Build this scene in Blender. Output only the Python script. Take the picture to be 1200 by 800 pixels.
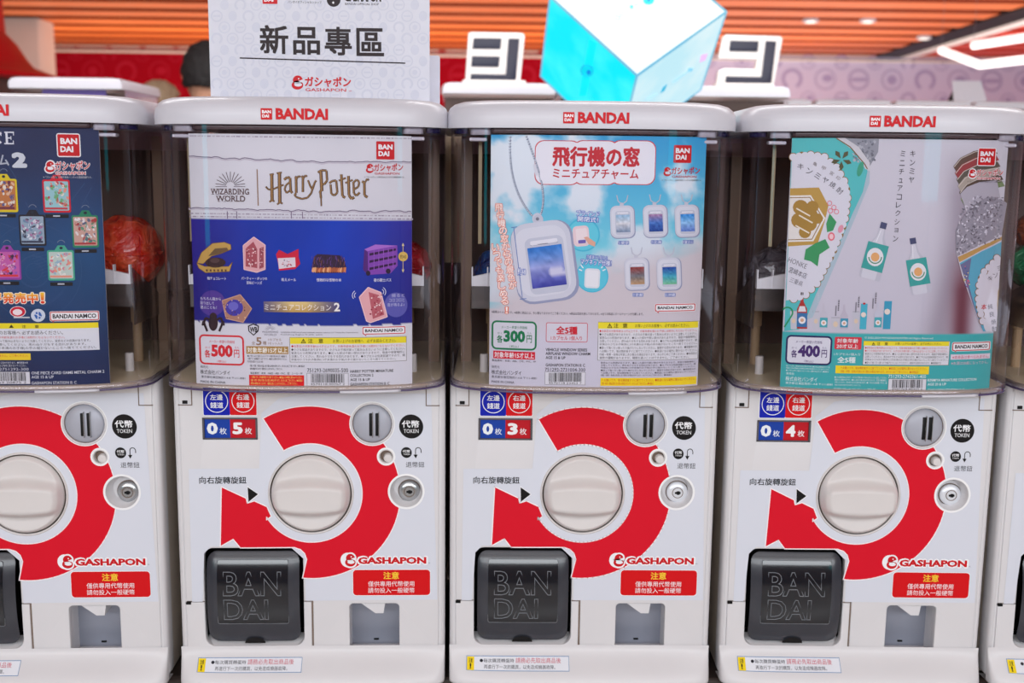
import bpy, bmesh, math, random
import numpy as np
from mathutils import Vector, Matrix, noise
from mathutils.geometry import tessellate_polygon
random.seed(7)
for o in list(bpy.data.objects): bpy.data.objects.remove(o)
S = bpy.context.scene
COL = S.collection

# ------------------------------------------------------------------ camera
F, PITCH, ROLL, YAW = 1299., .1556, -.01115, .0171
CAM = np.array([-.075, -1.3, 1.36])
_cy, _sy, _cp, _sp, _cr, _sr = (math.cos(YAW), math.sin(YAW), math.cos(PITCH), math.sin(PITCH), math.cos(ROLL), math.sin(ROLL))
VW = np.array([_sy*_cp, _cy*_cp, -_sp]); _R0 = np.array([_cy, -_sy, 0.]); _U0 = np.cross(_R0, VW)
VR = _R0*_cr - _U0*_sr; VU = _U0*_cr + _R0*_sr
cam = bpy.data.cameras.new('camera'); camo = bpy.data.objects.new('camera', cam); COL.objects.link(camo)
cam.sensor_width = 36.; cam.lens = F/1200*36
camo.matrix_world = Matrix([[VR[0], VU[0], -VW[0], CAM[0]], [VR[1], VU[1], -VW[1], CAM[1]], [VR[2], VU[2], -VW[2], CAM[2]], [0, 0, 0, 1]])
cam.clip_start = .05; cam.clip_end = 100
cam.dof.use_dof = True; cam.dof.focus_distance = 1.27; cam.dof.aperture_fstop = 6.0
S.camera = camo

# ------------------------------------------------------------------ world, lights, exposure
w = bpy.data.worlds.new('World'); S.world = w; w.use_nodes = True
w.node_tree.nodes['Background'].inputs[0].default_value = (.95, .95, 1.0, 1)
w.node_tree.nodes['Background'].inputs[1].default_value = .72
S.view_settings.view_transform = 'Standard'; S.view_settings.look = 'None'
S.view_settings.gamma = 1; S.view_settings.exposure = 0.06; S.view_settings.use_curve_mapping = False

def area_light(name, loc, rot, sx, sy, power, col=(1, 1, 1)):
    l = bpy.data.lights.new(name, 'AREA'); l.shape = 'RECTANGLE'; l.size = sx; l.size_y = sy; l.energy = power; l.color = col
    o = bpy.data.objects.new(name, l); COL.objects.link(o); o.location = loc; o.rotation_euler = rot
    return o
area_light('aisle_light', (0, -2.2, 2.80), (math.radians(35), 0, 0), 4.5, 1.0, 27, (.90, .955, 1))
area_light('aisle_light', (0, -4.9, 2.45), (math.radians(66), 0, 0), 9, .9, 216, (.90, .955, 1))
area_light('aisle_light', (0, .9, 2.66), (0, 0, 0), 4.0, .4, 34, (.95, .97, 1))
area_light('rear_row_fill', (.5, .9, 2.74), (math.radians(42), 0, 0), 5.0, .4, 42, (1, .97, .95))  # added fill to whiten the rear machines and letter signs
area_light('rear_light', (1.5, 7.5, 2.55), (math.radians(35), 0, 0), 7, .5, 26, (1, .92, .84))
area_light('wall_end_fill', (-1, 10.3, 1.7), (math.radians(180-15), 0, 0), 10, .5, 105, (1, .88, .72))  # added warm uplight to lighten slats near the wall; no cove there
area_light('red_ceiling_fill', (5.5, 7.5, .8), (math.radians(180), 0, 0), 5, 5, 105, (1, .95, .92))  # added fill below to brighten the red ceiling; no lamp stands there
area_light('slat_fill', (-1, 8.0, .5), (math.radians(180), 0, 0), 10, 4, 195, (1, .93, .88))  # added unseen uplight for the wooden slats, not a glow of the floor

# ------------------------------------------------------------------ calibration helpers: a pixel of the photo -> a point on a real plane
def ray(px, py): return VW + VR*((px-600)/F) - VU*((py-400)/F)
def wpt(px, py, y):
    d = ray(px, py); return CAM + d*((y-CAM[1])/d[1])
def wdepth(px, py, dep): return CAM + ray(px, py)*dep
ZB = .733
MPOS = {1: (-.631, -.0168, .034), 2: (-.293, -.0052, .023), 3: (.035, 0., 0.), 4: (.371, -.0017, -.019), 5: (.706, -.0075, -.03)}
def mloc(m, px, py, y=0.):
    mx, my, a = MPOS[m]; d = ray(px, py); c, s = math.cos(a), math.sin(a)
    P = CAM - np.array([mx, my, ZB])
    lp = np.array([c*P[0]+s*P[1], -s*P[0]+c*P[1], P[2]]); ld = np.array([c*d[0]+s*d[1], -s*d[0]+c*d[1], d[2]])
    q = lp + ld*((y-lp[1])/ld[1]); return float(q[0]), float(q[2])

# ------------------------------------------------------------------ materials
def lin(c):
    c = [x/255. for x in c]
    return tuple((x/12.92 if x <= .04045 else ((x+.055)/1.055)**2.4) for x in c)
MATS = {}
def mat(name, rgb, rough=.4, metal=0., bump=0., bscale=60., var=.04, coat=0., emit=None, estr=0., spec=.5):
    if name in MATS: return MATS[name]
    m = bpy.data.materials.new(name); m.use_nodes = True; nt = m.node_tree; b = nt.nodes['Principled BSDF']
    c = lin(rgb)
    tc = nt.nodes.new('ShaderNodeTexCoord'); nz = nt.nodes.new('ShaderNodeTexNoise'); nz.inputs['Scale'].default_value = bscale
    nt.links.new(tc.outputs['Object'], nz.inputs['Vector'])
    mx = nt.nodes.new('ShaderNodeMixRGB'); mx.inputs[1].default_value = (*[x*(1-var) for x in c], 1); mx.inputs[2].default_value = (*[min(1, x*(1+var)) for x in c], 1)
    nt.links.new(nz.outputs['Fac'], mx.inputs[0]); nt.links.new(mx.outputs[0], b.inputs['Base Color'])
    b.inputs['Roughness'].default_value = rough; b.inputs['Metallic'].default_value = metal
    b.inputs['Coat Weight'].default_value = coat; b.inputs['Specular IOR Level'].default_value = spec
    if bump:
        bp = nt.nodes.new('ShaderNodeBump'); bp.inputs['Strength'].default_value = bump; bp.inputs['Distance'].default_value = .002
        nt.links.new(nz.outputs['Fac'], bp.inputs['Height']); nt.links.new(bp.outputs[0], b.inputs['Normal'])
    if emit:
        b.inputs['Emission Color'].default_value = (*lin(emit), 1); b.inputs['Emission Strength'].default_value = estr
    MATS[name] = m; return m
def print_mat(name, rough=.42, emit=0.):
    m = bpy.data.materials.new(name); m.use_nodes = True; nt = m.node_tree; b = nt.nodes['Principled BSDF']
    a = nt.nodes.new('ShaderNodeAttribute'); a.attribute_name = 'ink'
    nt.links.new(a.outputs['Color'], b.inputs['Base Color']); b.inputs['Roughness'].default_value = rough; b.inputs['Specular IOR Level'].default_value = .22
    if emit:
        nt.links.new(a.outputs['Color'], b.inputs['Emission Color']); b.inputs['Emission Strength'].default_value = emit
    return m
INK = print_mat('ink_print'); INK_WALL = print_mat('wall_print', .8); INK_WALL.node_tree.nodes['Principled BSDF'].inputs['Specular IOR Level'].default_value = .1; INK_LIT = print_mat('lit_print', .5, 1.0)
def clear_mat(name, tint, fac_lo=.03, fac_hi=.6, rough=.04, gl=(.9, .9, 1)):
    m = bpy.data.materials.new(name); m.use_nodes = True; nt = m.node_tree; nt.nodes.clear()
    out = nt.nodes.new('ShaderNodeOutputMaterial'); tr = nt.nodes.new('ShaderNodeBsdfTransparent'); g = nt.nodes.new('ShaderNodeBsdfGlossy')
    lw = nt.nodes.new('ShaderNodeLayerWeight'); lw.inputs[0].default_value = .35
    mr = nt.nodes.new('ShaderNodeMapRange'); mr.inputs['To Min'].default_value = fac_lo; mr.inputs['To Max'].default_value = fac_hi
    mx = nt.nodes.new('ShaderNodeMixShader'); tr.inputs[0].default_value = (*tint, 1); g.inputs[0].default_value = (*gl, 1); g.inputs['Roughness'].default_value = rough
    nt.links.new(lw.outputs['Facing'], mr.inputs['Value']); nt.links.new(mr.outputs[0], mx.inputs[0])
    nt.links.new(tr.outputs[0], mx.inputs[1]); nt.links.new(g.outputs[0], mx.inputs[2]); nt.links.new(mx.outputs[0], out.inputs[0])
    return m
M_WHITE = mat('white_plastic', (216, 214, 217), .34, var=.01, spec=.4)
M_LID = mat('lid_plastic', (203, 202, 211), .3, var=.01, spec=.4)
M_CREAM = mat('cream_plastic', (214, 209, 208), .5, var=.02)
M_HOUSE = mat('housing_plastic', (214, 203, 192), .4, var=.02)
M_CLEAR = clear_mat('clear_plastic', (.965, .955, .97), .045, .6)
M_RIM = mat('violet_rim', (88, 76, 112), .15, var=.1)
M_RIMC = clear_mat('rim_plastic', (.93, .92, .96), .06, .6)
M_FROST = clear_mat('frosted_plastic', (.50, .49, .51), .25, .6, .35, (.55, .52, .52))
M_DARKBACK = mat('dark_brown_panel', (104, 80, 73), .5, bscale=8, var=.12)
M_MAUVE = mat('mauve_strip', (178, 142, 152), .4, var=.08)
M_BLACK = mat('black_plastic', (12, 11, 12), .5, spec=.25)
M_SMOKE = mat('smoked_plastic', (52, 54, 62), .26, coat=.15, var=.1)
M_SMOKE2 = mat('smoked_window', (22, 25, 32), .14, coat=.3, var=.1)
M_ETCH = mat('etched_outline', (112, 116, 122), .35)
M_SILVER = mat('silver_plastic', (172, 174, 186), .45, .15, var=.03)
M_STEEL = mat('brushed_steel', (150, 154, 168), .42, .35, bump=.05, bscale=30, var=.06)
M_METAL = mat('lock_metal', (178, 180, 182), .25, .8)
M_GAP = mat('groove_brown', (118, 100, 88), .6)
M_STAND = mat('dark_stand', (48, 38, 34), .5, bump=.1, bscale=6, var=.15)

# ------------------------------------------------------------------ object helpers
def link(o, parent=None):
    COL.objects.link(o)
    if parent is not None: o.parent = parent
    return o
def mesh_obj(name, verts, faces, m, parent=None, smooth=False, loc=None, rot=None):
    me = bpy.data.meshes.new(name); me.from_pydata([tuple(map(float, v)) for v in verts], [], [tuple(f) for f in faces]); me.materials.append(m)
    if smooth:
        for p in me.polygons: p.use_smooth = True
    me.update(); o = bpy.data.objects.new(name, me); link(o, parent)
    if loc is not None: o.location = loc
    if rot is not None: o.rotation_euler = rot
    return o
def bm_obj(name, bm, m, parent=None, smooth=False, loc=None, rot=None):
    bmesh.ops.recalc_face_normals(bm, faces=bm.faces)
    me = bpy.data.meshes.new(name); bm.to_mesh(me); bm.free()
    for x in (m if isinstance(m, (list, tuple)) else [m]): me.materials.append(x)
    if smooth:
        for p in me.polygons: p.use_smooth = True
        try: me.set_sharp_from_angle(angle=math.radians(38))
        except Exception: pass
    o = bpy.data.objects.new(name, me); link(o, parent)
    if loc is not None: o.location = loc
    if rot is not None: o.rotation_euler = rot
    return o
def add_box(bm, x0, x1, y0, y1, z0, z1, bev=0., seg=2):
    r = bmesh.ops.create_cube(bm, size=1.)
    vs = r['verts']
    bmesh.ops.scale(bm, verts=vs, vec=(x1-x0, y1-y0, z1-z0)); bmesh.ops.translate(bm, verts=vs, vec=((x0+x1)/2, (y0+y1)/2, (z0+z1)/2))
    if bev:
        es = list({e for v in vs for e in v.link_edges})
        bmesh.ops.bevel(bm, geom=es, offset=bev, segments=seg, profile=.5, affect='EDGES')
def box(name, x0, x1, y0, y1, z0, z1, m, parent=None, bev=0., seg=2):
    bm = bmesh.new(); add_box(bm, x0, x1, y0, y1, z0, z1, bev, seg); return bm_obj(name, bm, m, parent, smooth=bool(bev))
def add_lathe(bm, prof, n=48, axis='z', c=(0, 0, 0), cap0=True, cap1=True):
    rings = []
    for r, h in prof:
        rg = []
        for k in range(n):
            a = 2*math.pi*k/n; u, v = r*math.cos(a), r*math.sin(a)
            p = {'z': (u, v, h), 'y': (u, h, v), 'x': (h, u, v)}[axis]
            rg.append(bm.verts.new((p[0]+c[0], p[1]+c[1], p[2]+c[2])))
        rings.append(rg)
    for i in range(len(rings)-1):
        for k in range(n): bm.faces.new((rings[i][k], rings[i][(k+1) % n], rings[i+1][(k+1) % n], rings[i+1][k]))
    if cap0: bm.faces.new(rings[0])
    if cap1: bm.faces.new(rings[-1])
def lathe(name, prof, m, parent=None, n=48, axis='z', c=(0, 0, 0), cap0=True, cap1=True, loc=None):
    bm = bmesh.new(); add_lathe(bm, prof, n, axis, c, cap0, cap1); return bm_obj(name, bm, m, parent, True, loc)
def tube(name, pts, r, m, parent=None, n=8):
    bm = bmesh.new(); pts = [Vector(p) for p in pts]; rings = []
    for i, p in enumerate(pts):
        t = (pts[min(i+1, len(pts)-1)] - pts[max(i-1, 0)]).normalized()
        a = t.cross(Vector((0, 0, 1))) if abs(t.z) < .9 else t.cross(Vector((1, 0, 0)))
        a.normalize(); b = t.cross(a)
        rings.append([bm.verts.new(p + a*r*math.cos(2*math.pi*k/n) + b*r*math.sin(2*math.pi*k/n)) for k in range(n)])
    for i in range(len(rings)-1):
        for k in range(n): bm.faces.new((rings[i][k], rings[i][(k+1) % n], rings[i+1][(k+1) % n], rings[i+1][k]))
    bm.faces.new(rings[0]); bm.faces.new(rings[-1]); return bm_obj(name, bm, m, parent, True)
def rrpts(x0, z0, x1, z1, r, n=6):
    x0, x1 = min(x0, x1), max(x0, x1); z0, z1 = min(z0, z1), max(z0, z1); out = []
    if not isinstance(r, (tuple, list)): r = (r,)*4
    for (cx, cz, a0), rr in zip(((x1, z1, 0), (x0, z1, 90), (x0, z0, 180), (x1, z0, 270)), r):
        sx = -1 if cx == x1 else 1; sz = -1 if cz == z1 else 1
        for k in range(n+1):
            a = math.radians(a0+90*k/n); out.append((cx+sx*rr+rr*math.cos(a), cz+sz*rr+rr*math.sin(a)))
    return out
def circ(cx, cz, r, n=40): return [(cx+r*math.cos(2*math.pi*k/n), cz+r*math.sin(2*math.pi*k/n)) for k in range(n)]
def plate(name, outer, holes, y0, thick, bev, m, parent=None):
    """a flat plate in the x-z plane with holes, made from a filled curve; front face at y0, going back by thick"""
    cu = bpy.data.curves.new('plate', 'CURVE'); cu.dimensions = '2D'; cu.fill_mode = 'BOTH'
    for pts in [outer]+holes:
        sp = cu.splines.new('POLY'); sp.points.add(len(pts)-1); sp.use_cyclic_u = True
        for p, (x, z) in zip(sp.points, pts): p.co = (x, z, 0, 1)
    cu.extrude = (thick-2*bev)/2; cu.bevel_depth = bev; cu.bevel_resolution = 2; cu.offset = -bev
    o = bpy.data.objects.new('plate', cu); me = o.to_mesh()
    vs = [(v.co.x, y0+thick/2-v.co.z, v.co.y) for v in me.vertices]; fs = [tuple(p.vertices) for p in me.polygons]
    o.to_mesh_clear(); bpy.data.objects.remove(o); bpy.data.curves.remove(cu)
    bm = bmesh.new(); bv = [bm.verts.new(v) for v in vs]
    for f in fs:
        try: bm.faces.new([bv[i] for i in f])
        except ValueError: pass
    bmesh.ops.remove_doubles(bm, verts=bm.verts, dist=1e-5)
    return bm_obj(name, bm, m, parent, smooth=True)
def empty(name, loc, rz=0., label=None, cat=None, group=None):
    o = bpy.data.objects.new(name, None); o.empty_display_size = .1; COL.objects.link(o); o.location = loc; o.rotation_euler = (0, 0, rz)
    tag(o, label, cat, group); return o
def tag(o, label=None, cat=None, group=None, kind=None):
    if label: o['label'] = label
    if cat: o['category'] = cat
    if group: o['group'] = group
    if kind: o['kind'] = kind
    return o
def struct(o): o['kind'] = 'structure'; return o
def sup(hx, dy, p=2.7, n=64):
    """front half of a super-ellipse, from the left side round the front to the right"""
    out = []
    for k in range(n+1):
        t = math.pi*k/n; c, s = -math.cos(t), math.sin(t)
        out.append((hx*math.copysign(abs(c)**(2/p), c), -dy*abs(s)**(2/p)))
    return out

# ------------------------------------------------------------------ flat print
GLY = {}
def glyphs(s, bold):
    k = (s, bold)
    if k not in GLY:
        cu = bpy.data.curves.new('t', 'FONT'); cu.body = s; cu.offset = bold; cu.resolution_u = 2
        ob = bpy.data.objects.new('t', cu); me = ob.to_mesh()
        V = np.array([v.co[:2] for v in me.vertices]).reshape(-1, 2); Fc = [tuple(p.vertices) for p in me.polygons]
        ob.to_mesh_clear(); bpy.data.objects.remove(ob); bpy.data.curves.remove(cu); GLY[k] = (V, Fc)
    return GLY[k]
class Print:
    """flat ink laid on a plane; drawing calls take photo pixels, mp turns them into plane coordinates (u, v) in metres"""
    def __init__(s, mp, step=.00008, base=0): s.mp = mp; s.v = []; s.f = []; s.c = []; s.step = step; s.base = base
    def _add(s, uv, faces, cols, l):
        o = len(s.v)
        for i, (u, v) in enumerate(uv): s.v.append((u, -(l+s.base)*s.step, v))
        for f in faces: s.f.append(tuple(o+i for i in f))
        if isinstance(cols, tuple): cols = [cols]*len(uv)
        s.c.extend([lin(c) for c in cols])
    def poly(s, pts, col, l=1): s.lpoly([s.mp(*p) for p in pts], col, l)
    def lpoly(s, uv, col, l=1):
        tri = tessellate_polygon([[Vector((u, v, 0)) for u, v in uv]]); s._add(uv, tri, col, l)
    def rect(s, x0, y0, x1, y1, col, l=1):
        cx, cy = (x0+x1)/2, (y0+y1)/2
        u0, u1 = s.mp(x0, cy)[0], s.mp(x1, cy)[0]; v0, v1 = s.mp(cx, y1)[1], s.mp(cx, y0)[1]
        s._add([(u0, v0), (u1, v0), (u1, v1), (u0, v1)], [(0, 1, 2, 3)], col, l); return u0, v0, u1, v1
    def ext(s, x0, y0, x1, y1):
        cx, cy = (x0+x1)/2, (y0+y1)/2
        return s.mp(x0, cy)[0], s.mp(cx, y1)[1], s.mp(x1, cy)[0], s.mp(cx, y0)[1]
    def rr(s, x0, y0, x1, y1, r, col, l=1):
        u0, v0, u1, v1 = s.ext(x0, y0, x1, y1); r = min(r*(u1-u0)/(x1-x0), (u1-u0)/2.01, (v1-v0)/2.01)
        s.lpoly(rrpts(u0, v0, u1, v1, r, 5), col, l)
    def frame(s, x0, y0, x1, y1, r, w, col, fill, l=1):
        s.rr(x0, y0, x1, y1, r, col, l); s.rr(x0+w, y0+w, x1-w, y1-w, max(r-w, .2), fill, l+1)
    def ell(s, cx, cy, rx, ry, col, l=1, n=24, rot=0.):
        a = math.radians(rot); P = []
        for k in range(n):
            t = 2*math.pi*k/n; x, y = rx*math.cos(t), ry*math.sin(t); P.append((cx+x*math.cos(a)-y*math.sin(a), cy+x*math.sin(a)+y*math.cos(a)))
        s.poly(P, col, l)
    def ring(s, cx, cy, r, w, col, l=1, n=32, a0=0, a1=360):
        P = []; Fc = []
        for k in range(n+1):
            t = math.radians(a0+(a1-a0)*k/n)
            P += [s.mp(cx+r*math.cos(t), cy-r*math.sin(t)), s.mp(cx+(r-w)*math.cos(t), cy-(r-w)*math.sin(t))]
        for k in range(n): Fc.append((2*k, 2*k+2, 2*k+3, 2*k+1))
        s._add(P, Fc, col, l)
    def rrot(s, cx, cy, w, h, r, rot, col, l=1):
        a = math.radians(rot); P = []
        for x, y in rrpts(-w/2, -h/2, w/2, h/2, r, 5): P.append((cx+x*math.cos(a)-y*math.sin(a), cy+x*math.sin(a)+y*math.cos(a)))
        s.poly(P, col, l)
    def line(s, pts, w, col, l=1):
        for (xa, ya), (xb, yb) in zip(pts[:-1], pts[1:]):
            d = math.hypot(xb-xa, yb-ya) or 1; nx, ny = -(yb-ya)/d*w/2, (xb-xa)/d*w/2
            s._add([s.mp(*p) for p in ((xa+nx, ya+ny), (xb+nx, yb+ny), (xb-nx, yb-ny), (xa-nx, ya-ny))], [(0, 1, 2, 3)], col, l)
    def text(s, t, x0, y0, x1, y1, col, l=3, bold=0., rot=0., shear=0., col2=None):
        if bold and (bold > .055 or any(ord(ch) > 255 for ch in t)):
            if bold < .015: bold = 0.
            else:      # heavy strokes: the same outline stamped around itself
                V, _ = glyphs(t, 0.); sc = (x1-x0)/max(1e-6, V[:, 0].max()-V[:, 0].min()); sy = (y1-y0)/max(1e-6, V[:, 1].max()-V[:, 1].min())
                n = 4 if bold < .04 else (8 if bold < .09 else 14); dx = bold*.8*sc; dy = bold*.8*sy
                sh = [(math.cos(2*math.pi*(k+.5)/n), math.sin(2*math.pi*(k+.5)/n)) for k in range(n)] + [(0, 0)]
                for k_, (a_, b_) in enumerate(sh): s.text(t, x0+a_*dx, y0+b_*dy, x1+a_*dx, y1+b_*dy, col, l+.07*k_, 0., rot, shear, col2)
                return
        V, Fc = glyphs(t, bold)
        if not len(V): return
        a, b = V.min(0), V.max(0); N = (V-a)/np.maximum(b-a, 1e-6)
        if rot:
            cx, cy = (x0+x1)/2, (y0+y1)/2; an = math.radians(rot); uv = []
            for n in N:
                x, y = x0+n[0]*(x1-x0)-cx, y1-n[1]*(y1-y0)-cy
                uv.append(s.mp(cx+x*math.cos(an)-y*math.sin(an), cy+x*math.sin(an)+y*math.cos(an)))
        else:
            u0, v0, u1, v1 = s.ext(x0, y0, x1, y1)
            uv = [(u0+(n[0]+shear*(n[1]-.5))*(u1-u0), v0+n[1]*(v1-v0)) for n in N]
        cols = col
        if col2: cols = [tuple(col2[i]*(1-n[1])+col[i]*n[1] for i in range(3)) for n in N]
        s._add(uv, Fc, cols, l)
    def otext(s, t, x0, y0, x1, y1, col, oc, l=3, bold=.02, ob=.08, **k):
        """lettering with an outline: the same characters, fattened, one layer below"""
        ex = ey = 0.
        s.text(t, x0-ex, y0-ey, x1+ex, y1+ey, oc, l, ob, **{a: b for a, b in k.items() if a != 'col2'}); s.text(t, x0, y0, x1, y1, col, l+1.5, bold, **k)
    def vtext(s, t, pts, size, col, l=3, bold=0., rot=0., oc=None):
        for ch, (x, y) in zip(t, pts):
            h = size; w = size
            if ch in 'ー！！': h = size; w = size*.25
            if ch in 'っャュョっゃゅょッ': w = h = size*.72
            if oc: s.otext(ch, x-w/2, y-h/2, x+w/2, y+h/2, col, oc, l, bold, bold+.07)
            else: s.text(ch, x-w/2, y-h/2, x+w/2, y+h/2, col, l, bold, rot=rot)
    def raster(s, x0, y0, x1, y1, nx, ny, fn, l=0, full=None):
        if full: u0, v0, u1, v1 = full
        else: u0, v0, u1, v1 = s.ext(x0, y0, x1, y1)
        uv = []; cols = []
        for j in range(ny+1):
            for i in range(nx+1):
                a, b = i/nx, j/ny; uv.append((u0+(u1-u0)*a, v1+(v0-v1)*b)); c = fn(a, b); cols.append(tuple(max(0, min(255, q)) for q in c))
        Fc = [(j*(nx+1)+i, (j+1)*(nx+1)+i, (j+1)*(nx+1)+i+1, j*(nx+1)+i+1) for j in range(ny) for i in range(nx)]
        s._add(uv, Fc, cols, l)
    def build(s, name, parent=None, m=None, loc=None, rot=None, bend=None, xr=.13, holes=()):
        me = bpy.data.meshes.new(name); me.from_pydata(s.v, [], s.f)
        at = me.attributes.new('ink', 'FLOAT_COLOR', 'POINT'); at.data.foreach_set('color', np.array([(*c, 1.) for c in s.c], dtype=np.float32).ravel())
        if holes:      # real openings in the film where parts pass through it
            bm = bmesh.new(); bm.from_mesh(me)
            for hx, hz, hr in holes:
                n = 28
                for k in range(n):
                    a = 2*math.pi*(k+.5)/n; nx_, nz_ = math.cos(a), math.sin(a); fs = []
                    for f in bm.faces:
                        xs = [v.co.x for v in f.verts]; zs = [v.co.z for v in f.verts]
                        if min(xs) < hx+hr and max(xs) > hx-hr and min(zs) < hz+hr and max(zs) > hz-hr: fs.append(f)
                    g = list({e for f in fs for e in f.edges})+list({v for f in fs for v in f.verts})+fs
                    bmesh.ops.bisect_plane(bm, geom=g, plane_co=(hx+hr*nx_, 0, hz+hr*nz_), plane_no=(nx_, 0, nz_), dist=1e-7)
                dl = [f for f in bm.faces if (f.calc_center_median().x-hx)**2+(f.calc_center_median().z-hz)**2 < hr*hr]
                bmesh.ops.delete(bm, geom=dl, context='FACES')
            bm.to_mesh(me); bm.free()
        if bend:
            bm = bmesh.new(); bm.from_mesh(me); x = -xr
            while x < xr:
                bmesh.ops.bisect_plane(bm, geom=bm.verts[:]+bm.edges[:]+bm.faces[:], plane_co=(x, 0, 0), plane_no=(1, 0, 0), dist=1e-6); x += .01
            for v in bm.verts: v.co.y += bend(v.co.x)
            bm.to_mesh(me); bm.free()
        me.materials.append(m or INK); me.update()
        o = bpy.data.objects.new(name, me); link(o, parent)
        if loc is not None: o.location = loc
        if rot is not None: o.rotation_euler = rot
        return o
RED = (214, 10, 38); WHITE = (240, 240, 244); KRED = (200, 18, 30); BLK = (22, 22, 26)
def mix(a, b, t): t = max(0, min(1, t)); return tuple(x*(1-t)+y*t for x, y in zip(a, b))
def capsule_icon(P, cx, cy, r, col, bg, l=3, halo=None):
    """the round two-part capsule emblem"""
    if halo: P.ell(cx+.1*r, cy-.35*r, r*1.0, r*1.05, halo, l-1); P.ell(cx, cy+.4*r, r*1.15, r*1.0, halo, l-1)
    P.ell(cx+.05*r, cy-.4*r, r*.78, r*.74, col, l); P.ell(cx, cy+.38*r, r*.92, r*.72, col, l)
    P.poly([(cx+.12*r, cy-.25*r), (cx+1.0*r, cy-.55*r), (cx+.9*r, cy+.05*r)], bg, l+1)
    P.ell(cx+.12*r, cy+.32*r, r*.62, r*.3, bg, l+1, 16); P.line([(cx-.5*r, cy+.05*r), (cx+.5*r, cy+.02*r)], .16*r, bg, l+1)
    P.ell(cx+.2*r, cy-.62*r, r*.12, r*.12, bg, l+1, 8)
def square_logo(P, x, y, s, l=3, halo=False):
    if halo: P.rr(x-.05*s, y-.05*s, x+1.05*s, y+1.05*s, .12*s, WHITE, l-1)
    P.rr(x, y, x+s, y+s, .05*s, KRED, l)
    P.text('BAN', x+.12*s, y+.17*s, x+.9*s, y+.45*s, WHITE, l+1, .045); P.text('DAI', x+.12*s, y+.54*s, x+.72*s, y+.82*s, WHITE, l+1, .045)
def brand_block(P, x, y, s, halo=False, tiny=(60, 60, 70)):
    """square logo, capsule emblem with katakana, latin line and a tiny line; (x, y) is the square's corner, s its side"""
    square_logo(P, x, y, s, 4, halo)
    k = s/21.; cx = x-7.6*k; cy = y+31.5*k
    capsule_icon(P, cx, cy, 4.8*k, KRED, WHITE if halo else (214, 212, 222), 4, WHITE if halo else None)
    if halo:
        P.otext('ガシャポン', x-2.6*k, y+26*k, x+31*k, y+34.5*k, KRED, WHITE, 4, .03, .10, rot=-1); P.otext('GASHAPON', x-2*k, y+36*k, x+27*k, y+39*k, KRED, WHITE, 4, .02, .12)
    else:
        P.text('ガシャポン', x-2.6*k, y+26*k, x+31*k, y+34.5*k, KRED, 5, .03, rot=-1); P.text('GASHAPON', x-2*k, y+36*k, x+27*k, y+38.6*k, KRED, 5, .01)
    P.text('※「ガシャポン」は株式会社バンダイの登録商標です。', x-14*k, y+40.4*k, x+33*k, y+42.6*k, tiny, 5)
def namco(P, x0, y0, x1, y1):
    P.frame(x0-.6, y0-.6, x1+.6, y1+.6, 2, .6, WHITE, KRED, 2); P.rr(x0+1, y0+1, x1-1, y1-1, 1, WHITE, 4)
    P.poly([(x0+.6, y1-1.5), (x0+4.5, y1-1.2), (x0+4.2, y1+2.6)], KRED, 3); P.poly([(x0+1.6, y1-2), (x0+3.8, y1-1.4), (x0+3.7, y1+.9)], WHITE, 4)
    P.text('BANDAI NAMCO', x0+3, y0+2.6, x1-3, y1-2.6, (30, 30, 40), 5, .03)
def barcode(P, x0, y0, x1, y1, num, seed):
    P.rect(x0-.4, y0-.4, x1+.4, y1+.4, (110, 108, 118), 2); P.rect(x0, y0, x1, y1, (222, 222, 230), 3)
    rr = random.Random(seed); x = x0+4.5
    while x < x1-4.5:
        w_ = rr.choice((.35, .35, .7, 1.0)); P.rect(x, y0+.6, min(x+w_, x1-4), y1-3.4, BLK, 4); x += w_+rr.choice((.35, .5, .8))
    P.text(num, x0+4, y1-2.9, x1-4, y1-.5, BLK, 4)
FINE = ['●本製品の対象年齢は15才以上です。対象年齢未満のお子様には絶対に与えないでください。', '●小さな部品がありますので、小さなお子様が誤って飲み込まないように注意してください。', '窒息などの危険があります。●尖った部分や鋭い部分がありますので、取扱や保管場所に', '注意してください。思わぬケガをする恐れがあります。●カプセルは包装容器ですので、開', '封後は小さなお子様(特に3才未満のお子様)の手の届かないところへ捨ててください。', '●誤って強く引っ張ったり曲げたりしないでください。破損する恐れがあります。●保護者の方', 'へお願いです。袋は開封後すぐに捨ててください。●高温になる場所に置かないでください。', '印刷・材質・色等は写真と多少異なる場合があります。あらかじめご了承ください。●本商品は', '複数の種類がありますが、種類を選ぶことはできません。ご了承ください。']
def fine_lines(P, x0, y0, x1, y1, n, cols, l=4, start=0, endfrac=.92):
    h = (y1-y0)/n
    for i in range(n):
        c = cols[i] if isinstance(cols, list) else cols
        xe = x1 if i < n-1 else x0+(x1-x0)*endfrac
        P.text(FINE[(i+start) % len(FINE)], x0, y0+i*h+h*.12, xe, y0+(i+1)*h-h*.1, c, l, .012)
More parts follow.
